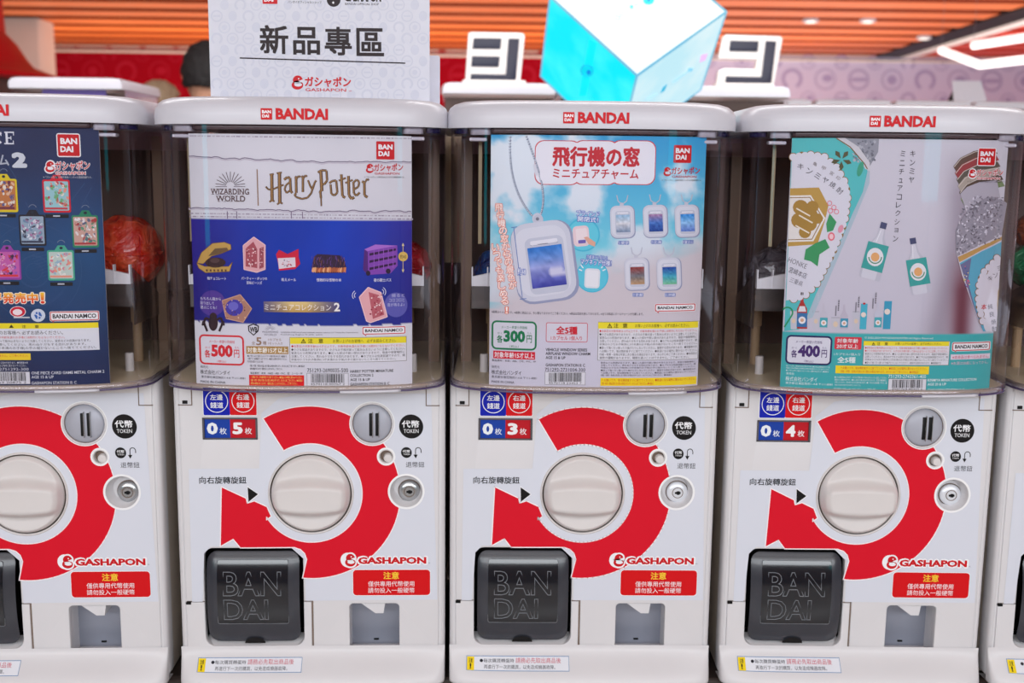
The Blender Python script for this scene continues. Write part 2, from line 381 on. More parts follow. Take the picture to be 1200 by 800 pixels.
def notice(P, x0, y0, x1, y1, ys, n, reds=1):
    P.rect(x0-.5, y0-.5, x1+.5, y1+.5, (120, 118, 110), 2); P.rect(x0, y0, x1, y1, (224, 224, 232), 3); P.rect(x0, y0, x1, ys, (238, 222, 50), 4)
    w_ = x1-x0; h = ys-y0; c = (60, 56, 20); tx = x0+w_*.115
    P.poly([(tx-h*.42, ys-h*.12), (tx, y0+h*.12), (tx+h*.42, ys-h*.12)], c, 5); P.poly([(tx-h*.24, ys-h*.22), (tx, y0+h*.34), (tx+h*.24, ys-h*.22)], (238, 222, 50), 6)
    P.rect(tx-h*.04, y0+h*.42, tx+h*.04, ys-h*.26, c, 7)
    P.text('注', x0+w_*.155, y0+h*.14, x0+w_*.155+h*.75, ys-h*.14, c, 5, .02); P.text('意', x0+w_*.245, y0+h*.14, x0+w_*.245+h*.75, ys-h*.14, c, 5, .02)
    P.text('お買い上げのお客様へ　必ずお読みください。', x0+w_*.37, y0+h*.24, x0+w_*.91, ys-h*.22, c, 5)
    fine_lines(P, x0+1.5, ys+.8, x1-1.5, y1-.6, n, [KRED]*reds+[(50, 48, 56)]*(n-reds))
def price_box(P, x0, y0, x1, y1, price, col, fill, tcol=None, w=2.1):
    tcol = tcol or col
    P.frame(x0, y0, x1, y1, 6, w, col, fill, 2); W_, H = x1-x0, y1-y0
    X = lambda a: x0+W_*a
    Y = lambda b: y0+H*b
    P.text('メーカー希望小売価格', X(.22), Y(.17), X(.79), Y(.27), tcol, 4); P.text(price, X(.265), Y(.32), X(.745), Y(.735), tcol, 4, .05)
    P.text('各', X(.12), Y(.49), X(.245), Y(.74), tcol, 4, .035); P.text('円', X(.775), Y(.49), X(.89), Y(.75), tcol, 4, .02)
    P.text('かく', X(.13), Y(.38), X(.24), Y(.45), tcol, 4); P.text('えん', X(.79), Y(.38), X(.885), Y(.45), tcol, 4); P.text('（税込）', X(.40), Y(.83), X(.60), Y(.92), tcol, 4)

# ================================================================== THE SETTING
CEIL = 2.7
floor = struct(box('floor', -9, 9, -6, 13, -.05, 0, mat('floor_terrazzo', (196, 190, 184), .25, bscale=40, var=.06)))
YW = 12.0
def wall_map(px, py):
    p = wpt(px, py, YW-.01); return float(p[0]), float(p[2])
xl = wall_map(44, 80)[0]; xm = wall_map(745, 80)[0]
ztl = wall_map(45, 56)[1]; ztr = wall_map(900, 74)[1]
wall_b = struct(box('wall_back', -12, 14, YW, YW+.15, 0, CEIL+.3, mat('back_wall_white', (214, 205, 200), .6)))
P = Print(lambda a, b: (a, b), step=.002)
P._add([(xl, .3), (xm, .3), (xm, CEIL-.02), (xl, CEIL-.02)], [(0, 1, 2, 3)], (146, 0, 22), 1)
P._add([(xm, .3), (9, .3), (9, CEIL-.02), (xm, CEIL-.02)], [(0, 1, 2, 3)], (196, 188, 218), 1)
P.mp = wall_map; rr = random.Random(3)
for k, (dx, kind) in enumerate([(70+39*i, i % 4) for i in range(30)]):
    redz = dx < 745
    c = (160, 20, 42) if redz else (164, 152, 192)
    for cy, r in ((83 + (dx-70)*.011, 12.5), (63+(dx-70)*.011, 8.5), (106+(dx-70)*.011, 8.5)):
        cx = dx + (0 if r > 10 else 19)
        kk = kind if r > 10 else (kind+1) % 4
        if kk == 0: P.ring(cx, cy, r, r*.22, c, 2, 24); P.line([(cx-r*.7, cy), (cx+r*.7, cy)], r*.35, c, 2)
        elif kk == 1: P.ring(cx, cy, r, r*.16, c, 2, 24); P.ell(cx, cy, r*.45, r*.45, c, 2)
        elif kk == 2: P.ring(cx, cy, r, r*.34, c, 2, 24, -60, 240)
        else: P.ring(cx, cy, r, r*.14, c, 2, 24); P.ell(cx+r*.2, cy-r*.1, r*.5, r*.35, c, 2)
o = P.build('banner_print', wall_b, INK_WALL); o.location = (0, YW-.012, 0)
# bright top edge of the banner
box('banner_edge', xl, 9, YW-.05, YW-.02, CEIL-.075, CEIL-.055, mat('banner_edge_white', (235, 225, 215), .5), wall_b)
struct(box('wall_left', -9.2, -9, -6, 13, 0, CEIL+.3, mat('side_wall', (205, 196, 192), .7)))
struct(box('wall_right', 12, 12.2, -6, 13, 0, CEIL+.3, mat('side_wall', (205, 196, 192), .7)))

struct(box('wall_front', -9.2, 12.2, -6.2, -6, 0, CEIL+.3, mat('front_wall_brown', (150, 122, 108), .7, bscale=2, var=.3)))
struct(box('ceiling', -9, 12, -6, 2.95, CEIL+.20, CEIL+.24, mat('front_ceiling', (205, 170, 150), .7)))
ceil = struct(box('ceiling', -9, 12, 3.0, 13, CEIL+.09, CEIL+.14, mat('ceiling_void', (128, 40, 12), .7)))
def wood(name, a, b, rough=.45):
    m = bpy.data.materials.new(name); m.use_nodes = True; nt = m.node_tree; bs = nt.nodes['Principled BSDF']
    tc = nt.nodes.new('ShaderNodeTexCoord'); mp = nt.nodes.new('ShaderNodeMapping'); mp.inputs['Scale'].default_value = (.6, 14, 14)
    nz = nt.nodes.new('ShaderNodeTexNoise'); nz.inputs['Scale'].default_value = 3; nz.inputs['Detail'].default_value = 5
    cr = nt.nodes.new('ShaderNodeValToRGB'); cr.color_ramp.elements[0].color = (*lin(a), 1); cr.color_ramp.elements[1].color = (*lin(b), 1)
    cr.color_ramp.elements[0].position = .3; cr.color_ramp.elements[1].position = .7
    nt.links.new(tc.outputs['Object'], mp.inputs[0]); nt.links.new(mp.outputs[0], nz.inputs['Vector']); nt.links.new(nz.outputs['Fac'], cr.inputs[0])
    nt.links.new(cr.outputs[0], bs.inputs['Base Color']); bs.inputs['Roughness'].default_value = rough; return m
WOOD = wood('orange_wood', (196, 92, 38), (226, 124, 62)); REDWOOD = wood('red_wood', (226, 60, 26), (236, 80, 38))
# the line where the wooden ceiling ends: from the beam's far end to its near end
def onz(px, py, z):
    d = ray(px, py); return CAM + d*((z-CAM[2])/d[2])
bA = onz(1012, 74, CEIL); bB = onz(1215, 8, CEIL)
def beam_x(y): return bA[0] + (bB[0]-bA[0])*(y-bA[1])/(bB[1]-bA[1])
EDGEWOOD = wood('slat_edge_shade', (130, 44, 14), (154, 58, 20)); EDGERED = wood('red_edge_shade', (190, 40, 18), (206, 56, 26)); y = 3.2  # slat edges darkened: shade of the gaps put into their colour
while y < YW:
    xb = beam_x(y); wdt = .35
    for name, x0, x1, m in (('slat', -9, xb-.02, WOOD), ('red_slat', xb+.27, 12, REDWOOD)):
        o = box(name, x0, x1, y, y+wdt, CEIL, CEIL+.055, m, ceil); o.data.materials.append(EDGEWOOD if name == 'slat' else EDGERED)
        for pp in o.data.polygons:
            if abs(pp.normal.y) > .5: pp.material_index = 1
    y += .58
dirv = Vector((bB-bA)).normalized(); nrm = Vector((dirv.y, -dirv.x, 0)); 
if nrm.x < 0: nrm = -nrm
def strip(name, off0, off1, z0, z1, m):
    a = Vector(bA)-dirv*.6; b = Vector(bB)+dirv*5; a.z = b.z = 0; vs = []
    for z in (z0, z1):
        for p, of in ((a, off0), (b, off0), (b, off1), (a, off1)): q = p+nrm*of; vs.append((q.x, q.y, z))
    return mesh_obj(name, vs, [(0, 1, 2, 3), (4, 7, 6, 5), (0, 4, 5, 1), (1, 5, 6, 2), (2, 6, 7, 3), (3, 7, 4, 0)], m, ceil)
strip('track_slot', -.12, .17, CEIL-.015, CEIL+.08, M_BLACK); strip('track_trim', .17, .29, CEIL-.03, CEIL+.08, mat('trim_white', (246, 240, 236), .5))

for i, (px, py) in enumerate([(950, 23), (1017, 23), (1083, 43)]):
    p = onz(px, py, CEIL-.004)
    d = empty('downlight', (p[0], p[1], CEIL-.03), 0, ('small white round downlight in the wooden ceiling, left of the pair', 'small white round downlight in the wooden ceiling, right of the pair', 'small white round downlight in the red ceiling above the light tubes')[i], 'light', 'ceiling downlights')
    lathe('rim', [(.062, 0), (.07, .004), (.07, .03), (.05, .03), (.05, .004)], M_LID, d, 20, cap0=False, cap1=False)
    lathe('lens', [(.001, .006), (.05, .006)], mat('lamp_lens', (255, 250, 240), .4, emit=(255, 246, 230), estr=2.2), d, 20, cap1=False)

# zigzag light tubes hung below the red ceiling
TUBE = mat('tube_lit', (255, 255, 255), .4, emit=(255, 252, 250), estr=1.25)
def tube_lamp(pix, dep, label):
    P3 = [Vector(wdepth(px, py, d)) for (px, py), d in zip(pix, dep)]; c = P3[0].copy()
    e = empty('light_tube', c, 0, label, 'light', 'hanging light tubes')
    tube('tube', [p-c for p in P3], .026, TUBE, e, 12)
    for k, p in enumerate((P3[0], P3[-1])): tube('cable', [p-c, Vector((p.x-c.x, p.y-c.y, CEIL-.002-c.z))], .0015, M_STEEL, e, 5)
tube_lamp([(1103, 59), (1148, 76), (1240, 65)], (7.6, 7.2, 6.8), 'bent white light tube hanging lower below the red ceiling')
tube_lamp([(1141, 53), (1240, 38)], (7.3, 6.6), 'straight white light tube hanging above the bent one')

# a light grey pillar at the far left
p0 = wpt(-40, 80, 9.5); p1 = wpt(47, 80, 9.5)
struct(box('pillar', p0[0], p1[0], 9.5, 9.9, 0, CEIL, mat('pillar_grey', (206, 196, 190), .6, bscale=3, var=.08), bev=.02))

# ================================================================== THE MACHINE
def L3(px, py, y=0.): return mloc(3, px, py, y)
def sc_(px): return px*.00099
flap_x0, flap_z1 = L3(558.7, 644); flap_x1 = L3(666.6, 700)[0]; flap_z0 = L3(610, 751)[1]
kx, kz = L3(682.5, 578.2); kx = 0.0
cx_, cz_ = L3(756.5, 497.8); bx_, bz_ = L3(771.2, 536); yx_, yz_ = L3(794.8, 576.8)
wx0, wz1 = L3(722, 707); wx1, wz0 = L3(777.5, 766.4)
dx0, dz1 = L3(561.3, 490.3); dx1, dz0 = L3(623.2, 515)
ZT = .377; ZS = .1005; ZP = .035
def flapw(z): return flap_x0-.003, flap_x1+.003
SEAMX = L3(679, 703)[0]

ZL = .043
def lip_y(x, z):
    t = max(0., min(1., (ZL-z)/ZL)); D = .026*t*t*(3-2*t)
    return -D*max(0., 1-abs(x/.1612)**5)**.25

def crumple(r, seed, amp=.08, n=3):
    amp *= 1.6
    bm = bmesh.new(); bmesh.ops.create_icosphere(bm, subdivisions=n+1, radius=r)
    for v in bm.verts:
        d = v.co.normalized(); k = noise.noise(d*3.1+Vector((seed, 0, 0)))*amp + abs(noise.noise(d*7+Vector((0, seed, 0))))*amp*.6
        v.co *= 1+k
    return bm

def make_machine():
    root = empty('capsule_machine', (0, 0, ZB))
    # housing: hollow case open at the front
    bm = bmesh.new(); X = .158; Y0, Y1 = .026, .33
    add_box(bm, -X, -X+.004, Y0, Y1, 0, ZT); add_box(bm, X-.004, X, Y0, Y1, 0, ZT); add_box(bm, -X+.004, X-.004, Y1-.004, Y1, 0, ZT)
    add_box(bm, -X+.004, X-.004, Y0, Y1-.004, 0, .004); add_box(bm, -X+.004, X-.004, Y0, Y1-.004, ZT-.004, ZT)
    bm_obj('housing', bm, M_HOUSE, root)
    # surrounding front frame with rounded vertical edges
    plate('door_frame', rrpts(-.1612, .004, .1612, ZT, .004, 3), [rrpts(-.150, .012, .150, ZT-.012, .003, 3)], .0004, .030, .0065, M_WHITE, root)
    top_arc = [p for p in rrpts(flap_x0-.003, ZS, flap_x1+.003, flap_z1+.003, (.012, .012, .0005, .0005), 6)]
    # rrpts order: corner (x1,z1), (x0,z1), (x0,z0), (x1,z0)
    ur = top_arc[0:7]; ul = top_arc[7:14]
    outer = [(SEAMX+.0012, ZS), (flap_x1+.003, ZS)] + ur + ul + [(flap_x0-.003, ZS), (-.1535, ZS), (-.1535, ZT-.002), (.1535, ZT-.002), (.1535, ZP), (SEAMX+.0012, ZP)]
    holes = [circ(kx, kz, .0497, 64), circ(cx_, cz_, .0243), circ(bx_, bz_, .0078, 20), circ(yx_-.002, yz_, .0195),
             rrpts(wx0, wz0, wx1, wz1, .005), rrpts(dx0, dz0, dx1, dz1, .002)]
    plate('front_panel', outer, holes, 0, .012, .0012, M_WHITE, root)
    # tray module, lower left
    bl = rrpts(flap_x0-.003, .043, flap_x1+.003, .3, (.001, .001, .012, .012), 6)
    outer = [(SEAMX-.0008, ZS-.0012), (SEAMX-.0008, ZP), (-.1535, ZP), (-.1535, ZS-.0012), (flap_x0-.003, ZS-.0012)] + bl[14:28] + [(flap_x1+.003, ZS-.0012)]
    plate('tray_panel', outer, [], -.0006, .012, .0012, M_WHITE, root)
    # bulging lip across the foot
    vs = []; fs = []; nx, nz = 48, 16
    for j in range(nz+1):
        t = j/nz; z = ZL*(1-t)
        for i in range(nx+1):
            x = -.1612*math.cos(math.pi*i/nx); vs.append((x, lip_y(x, z)-.0006, z))
    for i in range(nx+1):
        x = -.1612*math.cos(math.pi*i/nx); vs.append((x, .02, -.001))
    for j in range(nz+1):
        for i in range(nx): a = j*(nx+1)+i; fs.append((a, a+1, a+nx+2, a+nx+1))
    mesh_obj('front_lip', vs, fs, M_WHITE, root, True)
    # seam lines and hinge clips
    w_ = .0011
    for sg in (-1, 1):
        x0 = sg*.1545; x1 = sg*.1385; zt = ZT-.004; zb = .362-.017; q = -sg
        a, b, c = x0, x1-sg*w_/2, x1+sg*w_/2; F6 = [(a, zb-w_/2), (b, zb-w_/2), (b, zt), (c, zt), (c, zb+w_/2), (a, zb+w_/2)]
        vs = [(x, -.0007, z) for x, z in F6]+[(x, .004, z) for x, z in F6]
        mesh_obj('corner_seam', vs, [(0, 1, 4, 5), (1, 2, 3, 4)]+[(i, (i+1) % 6, 6+(i+1) % 6, 6+i) for i in range(6)], M_GAP, root)
    box('hinge_clip', -.1495, -.1435, -.0012, .003, .3465, .3505, M_BLACK, root, .0004, 1); box('hinge_clip', -.1535, -.1475, -.0018, .003, ZS-.0035, ZS-.0005, M_BLACK, root, .0004, 1)
    box('module_seam', SEAMX-.0009, SEAMX+.0013, .0015, .004, ZP, ZS, M_GAP, root); box('module_seam', -.1535, flap_x0-.004, .0015, .004, ZS-.0013, ZS+.0003, M_GAP, root); box('module_seam', flap_x1+.004, SEAMX-.001, .0015, .004, ZS-.0013, ZS+.0003, M_GAP, root)
    # capsule outlet: dark well, sloped ledge, smoked flap
    fx = (flap_x0+flap_x1)/2; fw = (flap_x1-flap_x0)/2
    bm = bmesh.new(); a0, a1 = flap_x0-.006, flap_x1+.006
    add_box(bm, a0, a1, .060, .062, .040, flap_z1+.006); add_box(bm, a0, a0+.002, .0118, .06, .040, flap_z1+.006); add_box(bm, a1-.002, a1, .0118, .06, .040, flap_z1+.006)
    add_box(bm, a0, a1, .0118, .06, flap_z1+.004, flap_z1+.006); add_box(bm, a0, a1, .0118, .06, .038, .0395)
    well = bm_obj('outlet_well', bm, M_BLACK, root)
    bm = bmesh.new(); vv = [bm.verts.new(p) for p in ((flap_x0-.003, -.0004, .0425), (flap_x1+.003, -.0004, .0425), (flap_x1+.003, .022, .0505), (flap_x0-.003, .022, .0505), (flap_x0-.003, -.0004, .0385), (flap_x1+.003, -.0004, .0385))]
    bm.faces.new(vv[:4]); bm.faces.new((vv[0], vv[4], vv[5], vv[1])); bm_obj('outlet_ledge', bm, M_WHITE, root)
    fz = (flap_z0+flap_z1)/2; fh = (flap_z1-flap_z0)/2; N = 28; r_ = .013
    def fbar(x, z):
        t = (z-fz)/fh; u = (x-fx)/fw
        return .010 - .020*math.sqrt(max(0, 1-(t*.93)**2)) + .004*abs(u)**6 + .006*max(0, abs(u)-.8)
    def fgrid(hw, hh, r, off, cz=fz, n=N):
        vs, fs = [], []
        for j in range(n+1):
            z = -hh*math.cos(math.pi*j/n); e = abs(z)-(hh-r); w__ = hw-r+math.sqrt(max(0, r*r-e*e)) if e > 0 else hw
            for i in range(n+1):
                x = -w__*math.cos(math.pi*i/n); vs.append((fx+x, fbar(fx+x, cz+z)+off, cz+z))
        for j in range(n):
            for i in range(n): a = j*(n+1)+i; fs.append((a, a+1, a+n+2, a+n+1))
        return vs, fs
    v_, f_ = fgrid(fw-.0012, fh-.001, r_, 0); flap = mesh_obj('capsule_flap', v_, f_, M_SMOKE, root, True)
    md = flap.modifiers.new('thick', 'SOLIDIFY'); md.thickness = .003; md.offset = -1
    wz_ = L3(611, 690)[1]; wh = (L3(611, 655)[1]-L3(611, 727)[1])/2; ww = (L3(652, 690)[0]-L3(571, 690)[0])/2
    v_, f_ = fgrid(ww, wh, .002, -.0009, wz_, 16); win = mesh_obj('flap_window', v_, f_, M_SMOKE2, flap, True)
    fr = [(fx+x, fbar(fx+x, wz_+z)-.0012, wz_+z) for x, z in rrpts(-ww, -wh, ww, wh, .002, 3)]; fr.append(fr[0])
    tube('window_edge', fr, .0004, M_ETCH, flap, 5)
    bm = bmesh.new(); pts = [(fx+.0125*math.cos(math.radians(a)), flap_z0-.0005+.0085*math.sin(math.radians(a))) for a in range(0, 181, 12)]
    vv = [bm.verts.new((x, fbar(x, max(z, flap_z0+.002))-.0018, z)) for x, z in pts]; bm.faces.new(vv); bm_obj('finger_notch', bm, M_BLACK, flap)
    # etched outline letters on the flap
    for t, (x0, y0, x1, y1) in (('BAN', (579, 668.7, 646, 696)), ('DAI', (579, 700, 630.5, 724))):
        cu = bpy.data.curves.new('t', 'FONT'); cu.body = t; cu.offset = .012; cu.fill_mode = 'NONE'; cu.bevel_depth = .011; cu.bevel_resolution = 0; cu.resolution_u = 3
        ob = bpy.data.objects.new('t', cu); me = ob.to_mesh(); V = np.array([v.co[:] for v in me.vertices]); Fc = [tuple(p.vertices) for p in me.polygons]; ob.to_mesh_clear(); bpy.data.objects.remove(ob)
        a, b = V.min(0), V.max(0); q0 = L3(x0, (y0+y1)/2, -.008); q1 = L3(x1, (y0+y1)/2, -.008); za = L3(x0, y1, -.008)[1]; zb_ = L3(x0, y0, -.008)[1]
        out = []
        for v in V:
            x = q0[0]+(v[0]-a[0])/(b[0]-a[0])*(q1[0]-q0[0]); z = za+(v[1]-a[1])/(b[1]-a[1])*(zb_-za); out.append((x, fbar(x, z)-.0011-v[2]*.02, z))
        mesh_obj('etched_lettering', out, Fc, M_ETCH, flap)
    # turning knob: dished disc with a broad cross ridge
    vs, fs = [], []; nr, na = 26, 96; R = .0474
    for i in range(nr+1):
        r = R*math.sin(math.pi/2*i/nr)
        for k in range(na):
            a = 2*math.pi*k/na; x, z = r*math.cos(a), r*math.sin(a); q = x/R
            hh = .0185-.006*q*q; cz = -.0035; t = (abs(z-cz)-hh*.72)/(hh*.75)
            g = 1 if t < 0 else (0 if t > 1 else .5+.5*math.cos(math.pi*t)); edge = min(1, (R-r)/.004)
            y = -.003*math.sqrt(max(0, edge)) - .004*(r/R)**2*min(1, edge) - (.017*(1-.35*q*q))*g*math.sqrt(min(1, max(0, (R-r)/.009)))
            vs.append((kx+x, y, kz+z))
    for i in range(nr):
        for k in range(na): fs.append((i*na+k, i*na+(k+1) % na, (i+1)*na+(k+1) % na, (i+1)*na+k))
    kn = mesh_obj('turn_knob', vs, fs, M_CREAM, root, True)
    lathe('knob_ring', [(R+.0002, -.0005), (R+.0003, .006), (R+.0024, .006)], M_GAP, root, 72, 'y', (kx, 0, kz), False, False)
    lathe('knob_collar', [(R+.0016, .003), (R+.0016, -.0012), (R+.0028, -.0018), (R+.0042, -.0004), (R+.0042, .002)], M_CREAM, root, 72, 'y', (kx, 0, kz), False, False)
    # coin entry
    lathe('coin_collar', [(.0236, .003), (.0237, -.0010), (.0246, -.0018), (.0258, -.0012), (.0264, 0), (.0264, .002)], M_WHITE, root, 56, 'y', (cx_, 0, cz_), False, False)
    coin = lathe('coin_entry', [(.0001, -.0042), (.012, -.0036), (.0205, -.0012), (.0222, .0002), (.0229, .0012)], M_SILVER, root, 56, 'y', (cx_, 0, cz_), False, False)
    lathe('coin_rim', [(.0228, .0014), (.0237, .0014)], M_GAP, root, 56, 'y', (cx_, 0, cz_), False, False)
    for k, ox in enumerate((-.0012, .0062)):
        s_ = box('slot', cx_+ox-.0021, cx_+ox+.0017, -.0048, -.001, cz_-.0142, cz_+.0135, M_BLACK, coin, .0008, 2)
        box('slot_rim', cx_+ox+.0017, cx_+ox+.0025, -.0064, -.001, cz_-.0158, cz_+.0152, M_METAL, coin, .0003, 1)
    # return button
    lathe('button_floor', [(.0001, .0055), (.0075, .0055)], M_GAP, root, 24, 'y', (bx_, 0, bz_), False, False)  # brown floor: shadow inside the hole put into its colour
    lathe('button_well', [(.0074, .006), (.0076, -.0006), (.0084, -.0012), (.0094, 0), (.0094, .001)], M_CREAM, root, 28, 'y', (bx_, 0, bz_), False, False)
    lathe('return_button', [(.0001, -.0012), (.0045, -.0008), (.0055, .001), (.0055, .0055)], M_CREAM, root, 24, 'y', (bx_+.0022, 0, bz_-.0022), False, False)
    # lock
    lathe('lock_dish', [(.0152, .0170), (.0160, .0160), (.0186, .0020), (.0196, -.0006), (.0204, -.0004), (.0209, .001)], M_WHITE, root, 48, 'y', (yx_-.002, 0, yz_), False, False)
    lathe('dish_floor', [(.0001, .0170), (.0158, .0170)], M_WHITE, root, 32, 'y', (yx_-.002, 0, yz_), False, False)
    # coin return: steel pocket with a white chute
    bm = bmesh.new(); add_box(bm, wx0-.002, wx0, .0118, .034, wz0-.001, wz1+.001); add_box(bm, wx1, wx1+.002, .0118, .034, wz0-.001, wz1+.001)
    add_box(bm, wx0-.002, wx1+.002, .0118, .034, wz1, wz1+.002); add_box(bm, wx0-.002, wx1+.002, .0118, .034, wz0-.003, wz0)
    bm_obj('return_pocket', bm, M_WHITE, root)
    bk = box('return_backplate', wx0-.002, wx1+.002, .032, .034, wz0-.001, wz1+.001, M_STEEL, root)
    box('fixing_slot', wx0+.027, wx0+.033, .0305, .032, wz0+.0055, wz0+.0075, M_BLACK, bk)
    bm = bmesh.new(); c_ = (wx0+wx1)/2+.004; v0 = []
    for y in (.004, .031):
        for x, z in ((c_-.022, wz1), (c_+.009, wz1), (c_+.0068, wz1-.0140), (c_-.003, wz1-.0140)): v0.append(bm.verts.new((x, y, z)))
    for f in ((0, 1, 2, 3), (4, 7, 6, 5), (0, 4, 5, 1), (1, 5, 6, 2), (2, 6, 7, 3), (3, 7, 4, 0)): bm.faces.new([v0[i] for i in f])
    bm_obj('return_chute', bm, M_WHITE, root)
    # counter window
    bm = bmesh.new(); add_box(bm, dx0-.0006, dx1+.0006, -.0006, .0018, dz0-.0006, dz0+.0012); add_box(bm, dx0-.0006, dx1+.0006, -.0006, .0018, dz1-.0012, dz1+.0006)
    add_box(bm, dx0-.0006, dx0+.0016, -.0006, .0018, dz0, dz1); add_box(bm, dx1-.0016, dx1+.0006, -.0006, .0018, dz0, dz1)
    cf = bm_obj('counter_frame', bm, mat('counter_grey', (92, 90, 96), .35, .3), root)
    box('counter_backing', dx0, dx1, .0034, .006, dz0, dz1, M_BLACK, root)
    # hopper: floor, clear cover, rims
    pl = sup(.156, .0640, 2.7, 48); n = len(pl)
    prof = [(-.156, .30)] + pl + [(.156, .30)]
    vs = [(x, y, ZT+.004) for x, y in prof] + [(x*1.0, y, ZT) for x, y in prof]; k = len(prof)
    mesh_obj('hopper_floor', vs, [tuple(range(k))]+[(i, i+1, k+i+1, k+i) for i in range(k-1)], mat('hopper_floor_cream', (226, 210, 178), .4, var=.05), root)
    cv = sup(.1605, .0672, 2.7, 72); prof = [(-.1605, .31)] + cv + [(.1605, .31)]; k = len(prof)
    zs = [ZT-.001, .40, .45, .5, .55, .6, .65, .671]; vs = []; fs = []
    for z in zs:
        dr = 1+.006*(1 if z < ZT+.003 else 0); vs += [(x*dr, y*dr if y < 0 else y, z) for x, y in prof]
    for j in range(len(zs)-1):
        for i in range(k-1): a = j*k+i; fs.append((a, a+1, a+k+1, a+k))
    mesh_obj('clear_cover', vs, fs, M_CLEAR, root, True)
    def band(name, hx, dy, z0, z1, th, m, xr=None, back=.30):
        o_ = sup(hx, dy, 2.7, 72); i_ = sup(hx-th, dy-th, 2.7, 72)
        if xr: sel = [q for q in range(len(o_)) if xr[0] <= o_[q][0] <= xr[1]]; o_ = [o_[q] for q in sel]; i_ = [i_[q] for q in sel]
        elif back: o_ = [(-hx, back)]+o_+[(hx, back)]; i_ = [(-hx+th, back)]+i_+[(hx-th, back)]
        k = len(o_); vs = [(x, y, z0) for x, y in o_]+[(x, y, z1) for x, y in o_]+[(x, y, z1) for x, y in i_]+[(x, y, z0) for x, y in i_]; fs = []
        for a in range(k-1):
            for b in range(4): c = (b+1) % 4; fs.append((b*k+a, b*k+a+1, c*k+a+1, c*k+a))
        fs += [(0, k, 2*k, 3*k), (k-1, 4*k-1, 3*k-1, 2*k-1)]
        return mesh_obj(name, vs, fs, m, root, True)
    band('cover_rim', .1614, .0682, ZT-.0032, ZT-.0016, .003, M_RIM); band('cover_rim', .1612, .0678, ZT-.0016, ZT+.0045, .0035, M_RIMC)
    band('rim_catch', .1618, .0687, ZT-.0038, ZT-.001, .003, M_LID, (.043, .113), None)
    band('top_rail', .1590, .0655, .6645, .6705, .004, mat('rail_brown', (84, 68, 74), .15, coat=.5), (-.118, .118), None)
    for sg in (-1, 1):
        band('rail_block', .1592, .0657, .6625, .6705, .010, mat('block_white', (190, 186, 200), .3), tuple(sorted((sg*.119, sg*.140))), None)
        band('rail_end', .1592, .0657, .664, .6705, .004, mat('rail_violet', (44, 38, 84), .2), tuple(sorted((sg*.1405, sg*.1565))), None)
        box('rail_clip', min(sg*.119, sg*.1385), max(sg*.119, sg*.1385), -.046, -.032, .6555, .6595, mat('block_white', (190, 186, 200), .3), root, .001, 1)
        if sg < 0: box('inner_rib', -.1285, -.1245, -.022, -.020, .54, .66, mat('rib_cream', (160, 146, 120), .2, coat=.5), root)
        box('rear_pillar', min(sg*.138, sg*.1515), max(sg*.138, sg*.1515), .10, .106, ZT+.004, .66, mat('pillar_brown', (156, 128, 106), .35, var=.12, bscale=12), root)
    box('hopper_back', -.156, .156, .270, .276, ZT+.004, .662, M_DARKBACK, root)
    box('back_strip', -.156, .156, .262, .268, .645, .690, M_MAUVE, root)
    # lid
    prof = [(0, 0), (-.0003, .010), (.0008, .017), (.0035, .0225), (.009, .0268), (.018, .0295), (.034, .031), (.070, .0315), (.12, .0315)]
    vs = []; fs = []; zl = .670; lf = sup(.1652, .0728, 2.9, 72)
    for off, h in prof:
        ring = [(x*(1-off/.1665), y*(1-off/.0728*.8) if off < .07 else y*.2) for x, y in lf]
        hx = ring[-1][0]; ring = ring + [(hx, .30-off*.3), (hx*.96, .33-off*.3), (-hx*.96, .33-off*.3), (-hx, .30-off*.3)]
        k = len(ring); vs += [(x, y, zl+h) for x, y in ring]
    for j in range(len(prof)-1):
        for i in range(k): a = j*k+i; b = j*k+(i+1) % k; fs.append((a, b, b+k, a+k))
    fs.append(tuple(range((len(prof)-1)*k, len(prof)*k)))
    v0 = [(x, y) for x, y in [(q[0]*.965, q[1]*.93) for q in vs[:k]]]; b0 = len(vs); vs += [(x, y, zl) for x, y in v0]
    for i in range(k): fs.append((i, b0+i, b0+(i+1) % k, (i+1) % k))
    fs.append(tuple(b0+i for i in range(k)))
    bm = bmesh.new(); bv = [bm.verts.new(v) for v in vs]
    for f in fs: bm.faces.new([bv[i] for i in f])
    bm_obj('lid', bm, M_LID, root, True)
    # guide plate behind the card, with upright fins, sloping wings and posts
    gx = .136; vs = []; N = 24; A = lambda x, top: top+.016*(1-(x/gx)**2)
    for x in [-gx+2*gx*i/N for i in range(N+1)]: vs += [(x, -.004, A(x, .500)), (x, -.004, .489), (x, .002, .489), (x, .002, A(x, .500))]
    fs = [(4*i+b, 4*i+4+b, 4*i+4+(b+1) % 4, 4*i+(b+1) % 4) for i in range(N) for b in range(4)] + [(0, 1, 2, 3), (4*N+3, 4*N+2, 4*N+1, 4*N)]
    mesh_obj('guide_band', vs, fs, mat('guide_white', (236, 236, 244), .4), root)
    mesh_obj('guide_plate', [(-gx, 0, .462), (gx, 0, .462), (gx, 0, .489), (-gx, 0, .489)], [(0, 1, 2, 3)], M_FROST, root)
    mesh_obj('capsule_tray', [(-.135, .004, .470), (.135, .004, .470), (.135, .262, .455), (-.135, .262, .455), (-.135, .004, .466), (.135, .004, .466), (.135, .262, .451), (-.135, .262, .451)], [(0, 1, 2, 3), (7, 6, 5, 4), (0, 4, 5, 1), (1, 5, 6, 2), (2, 6, 7, 3), (3, 7, 4, 0)], mat('tray_grey', (112, 98, 94), .5), root)
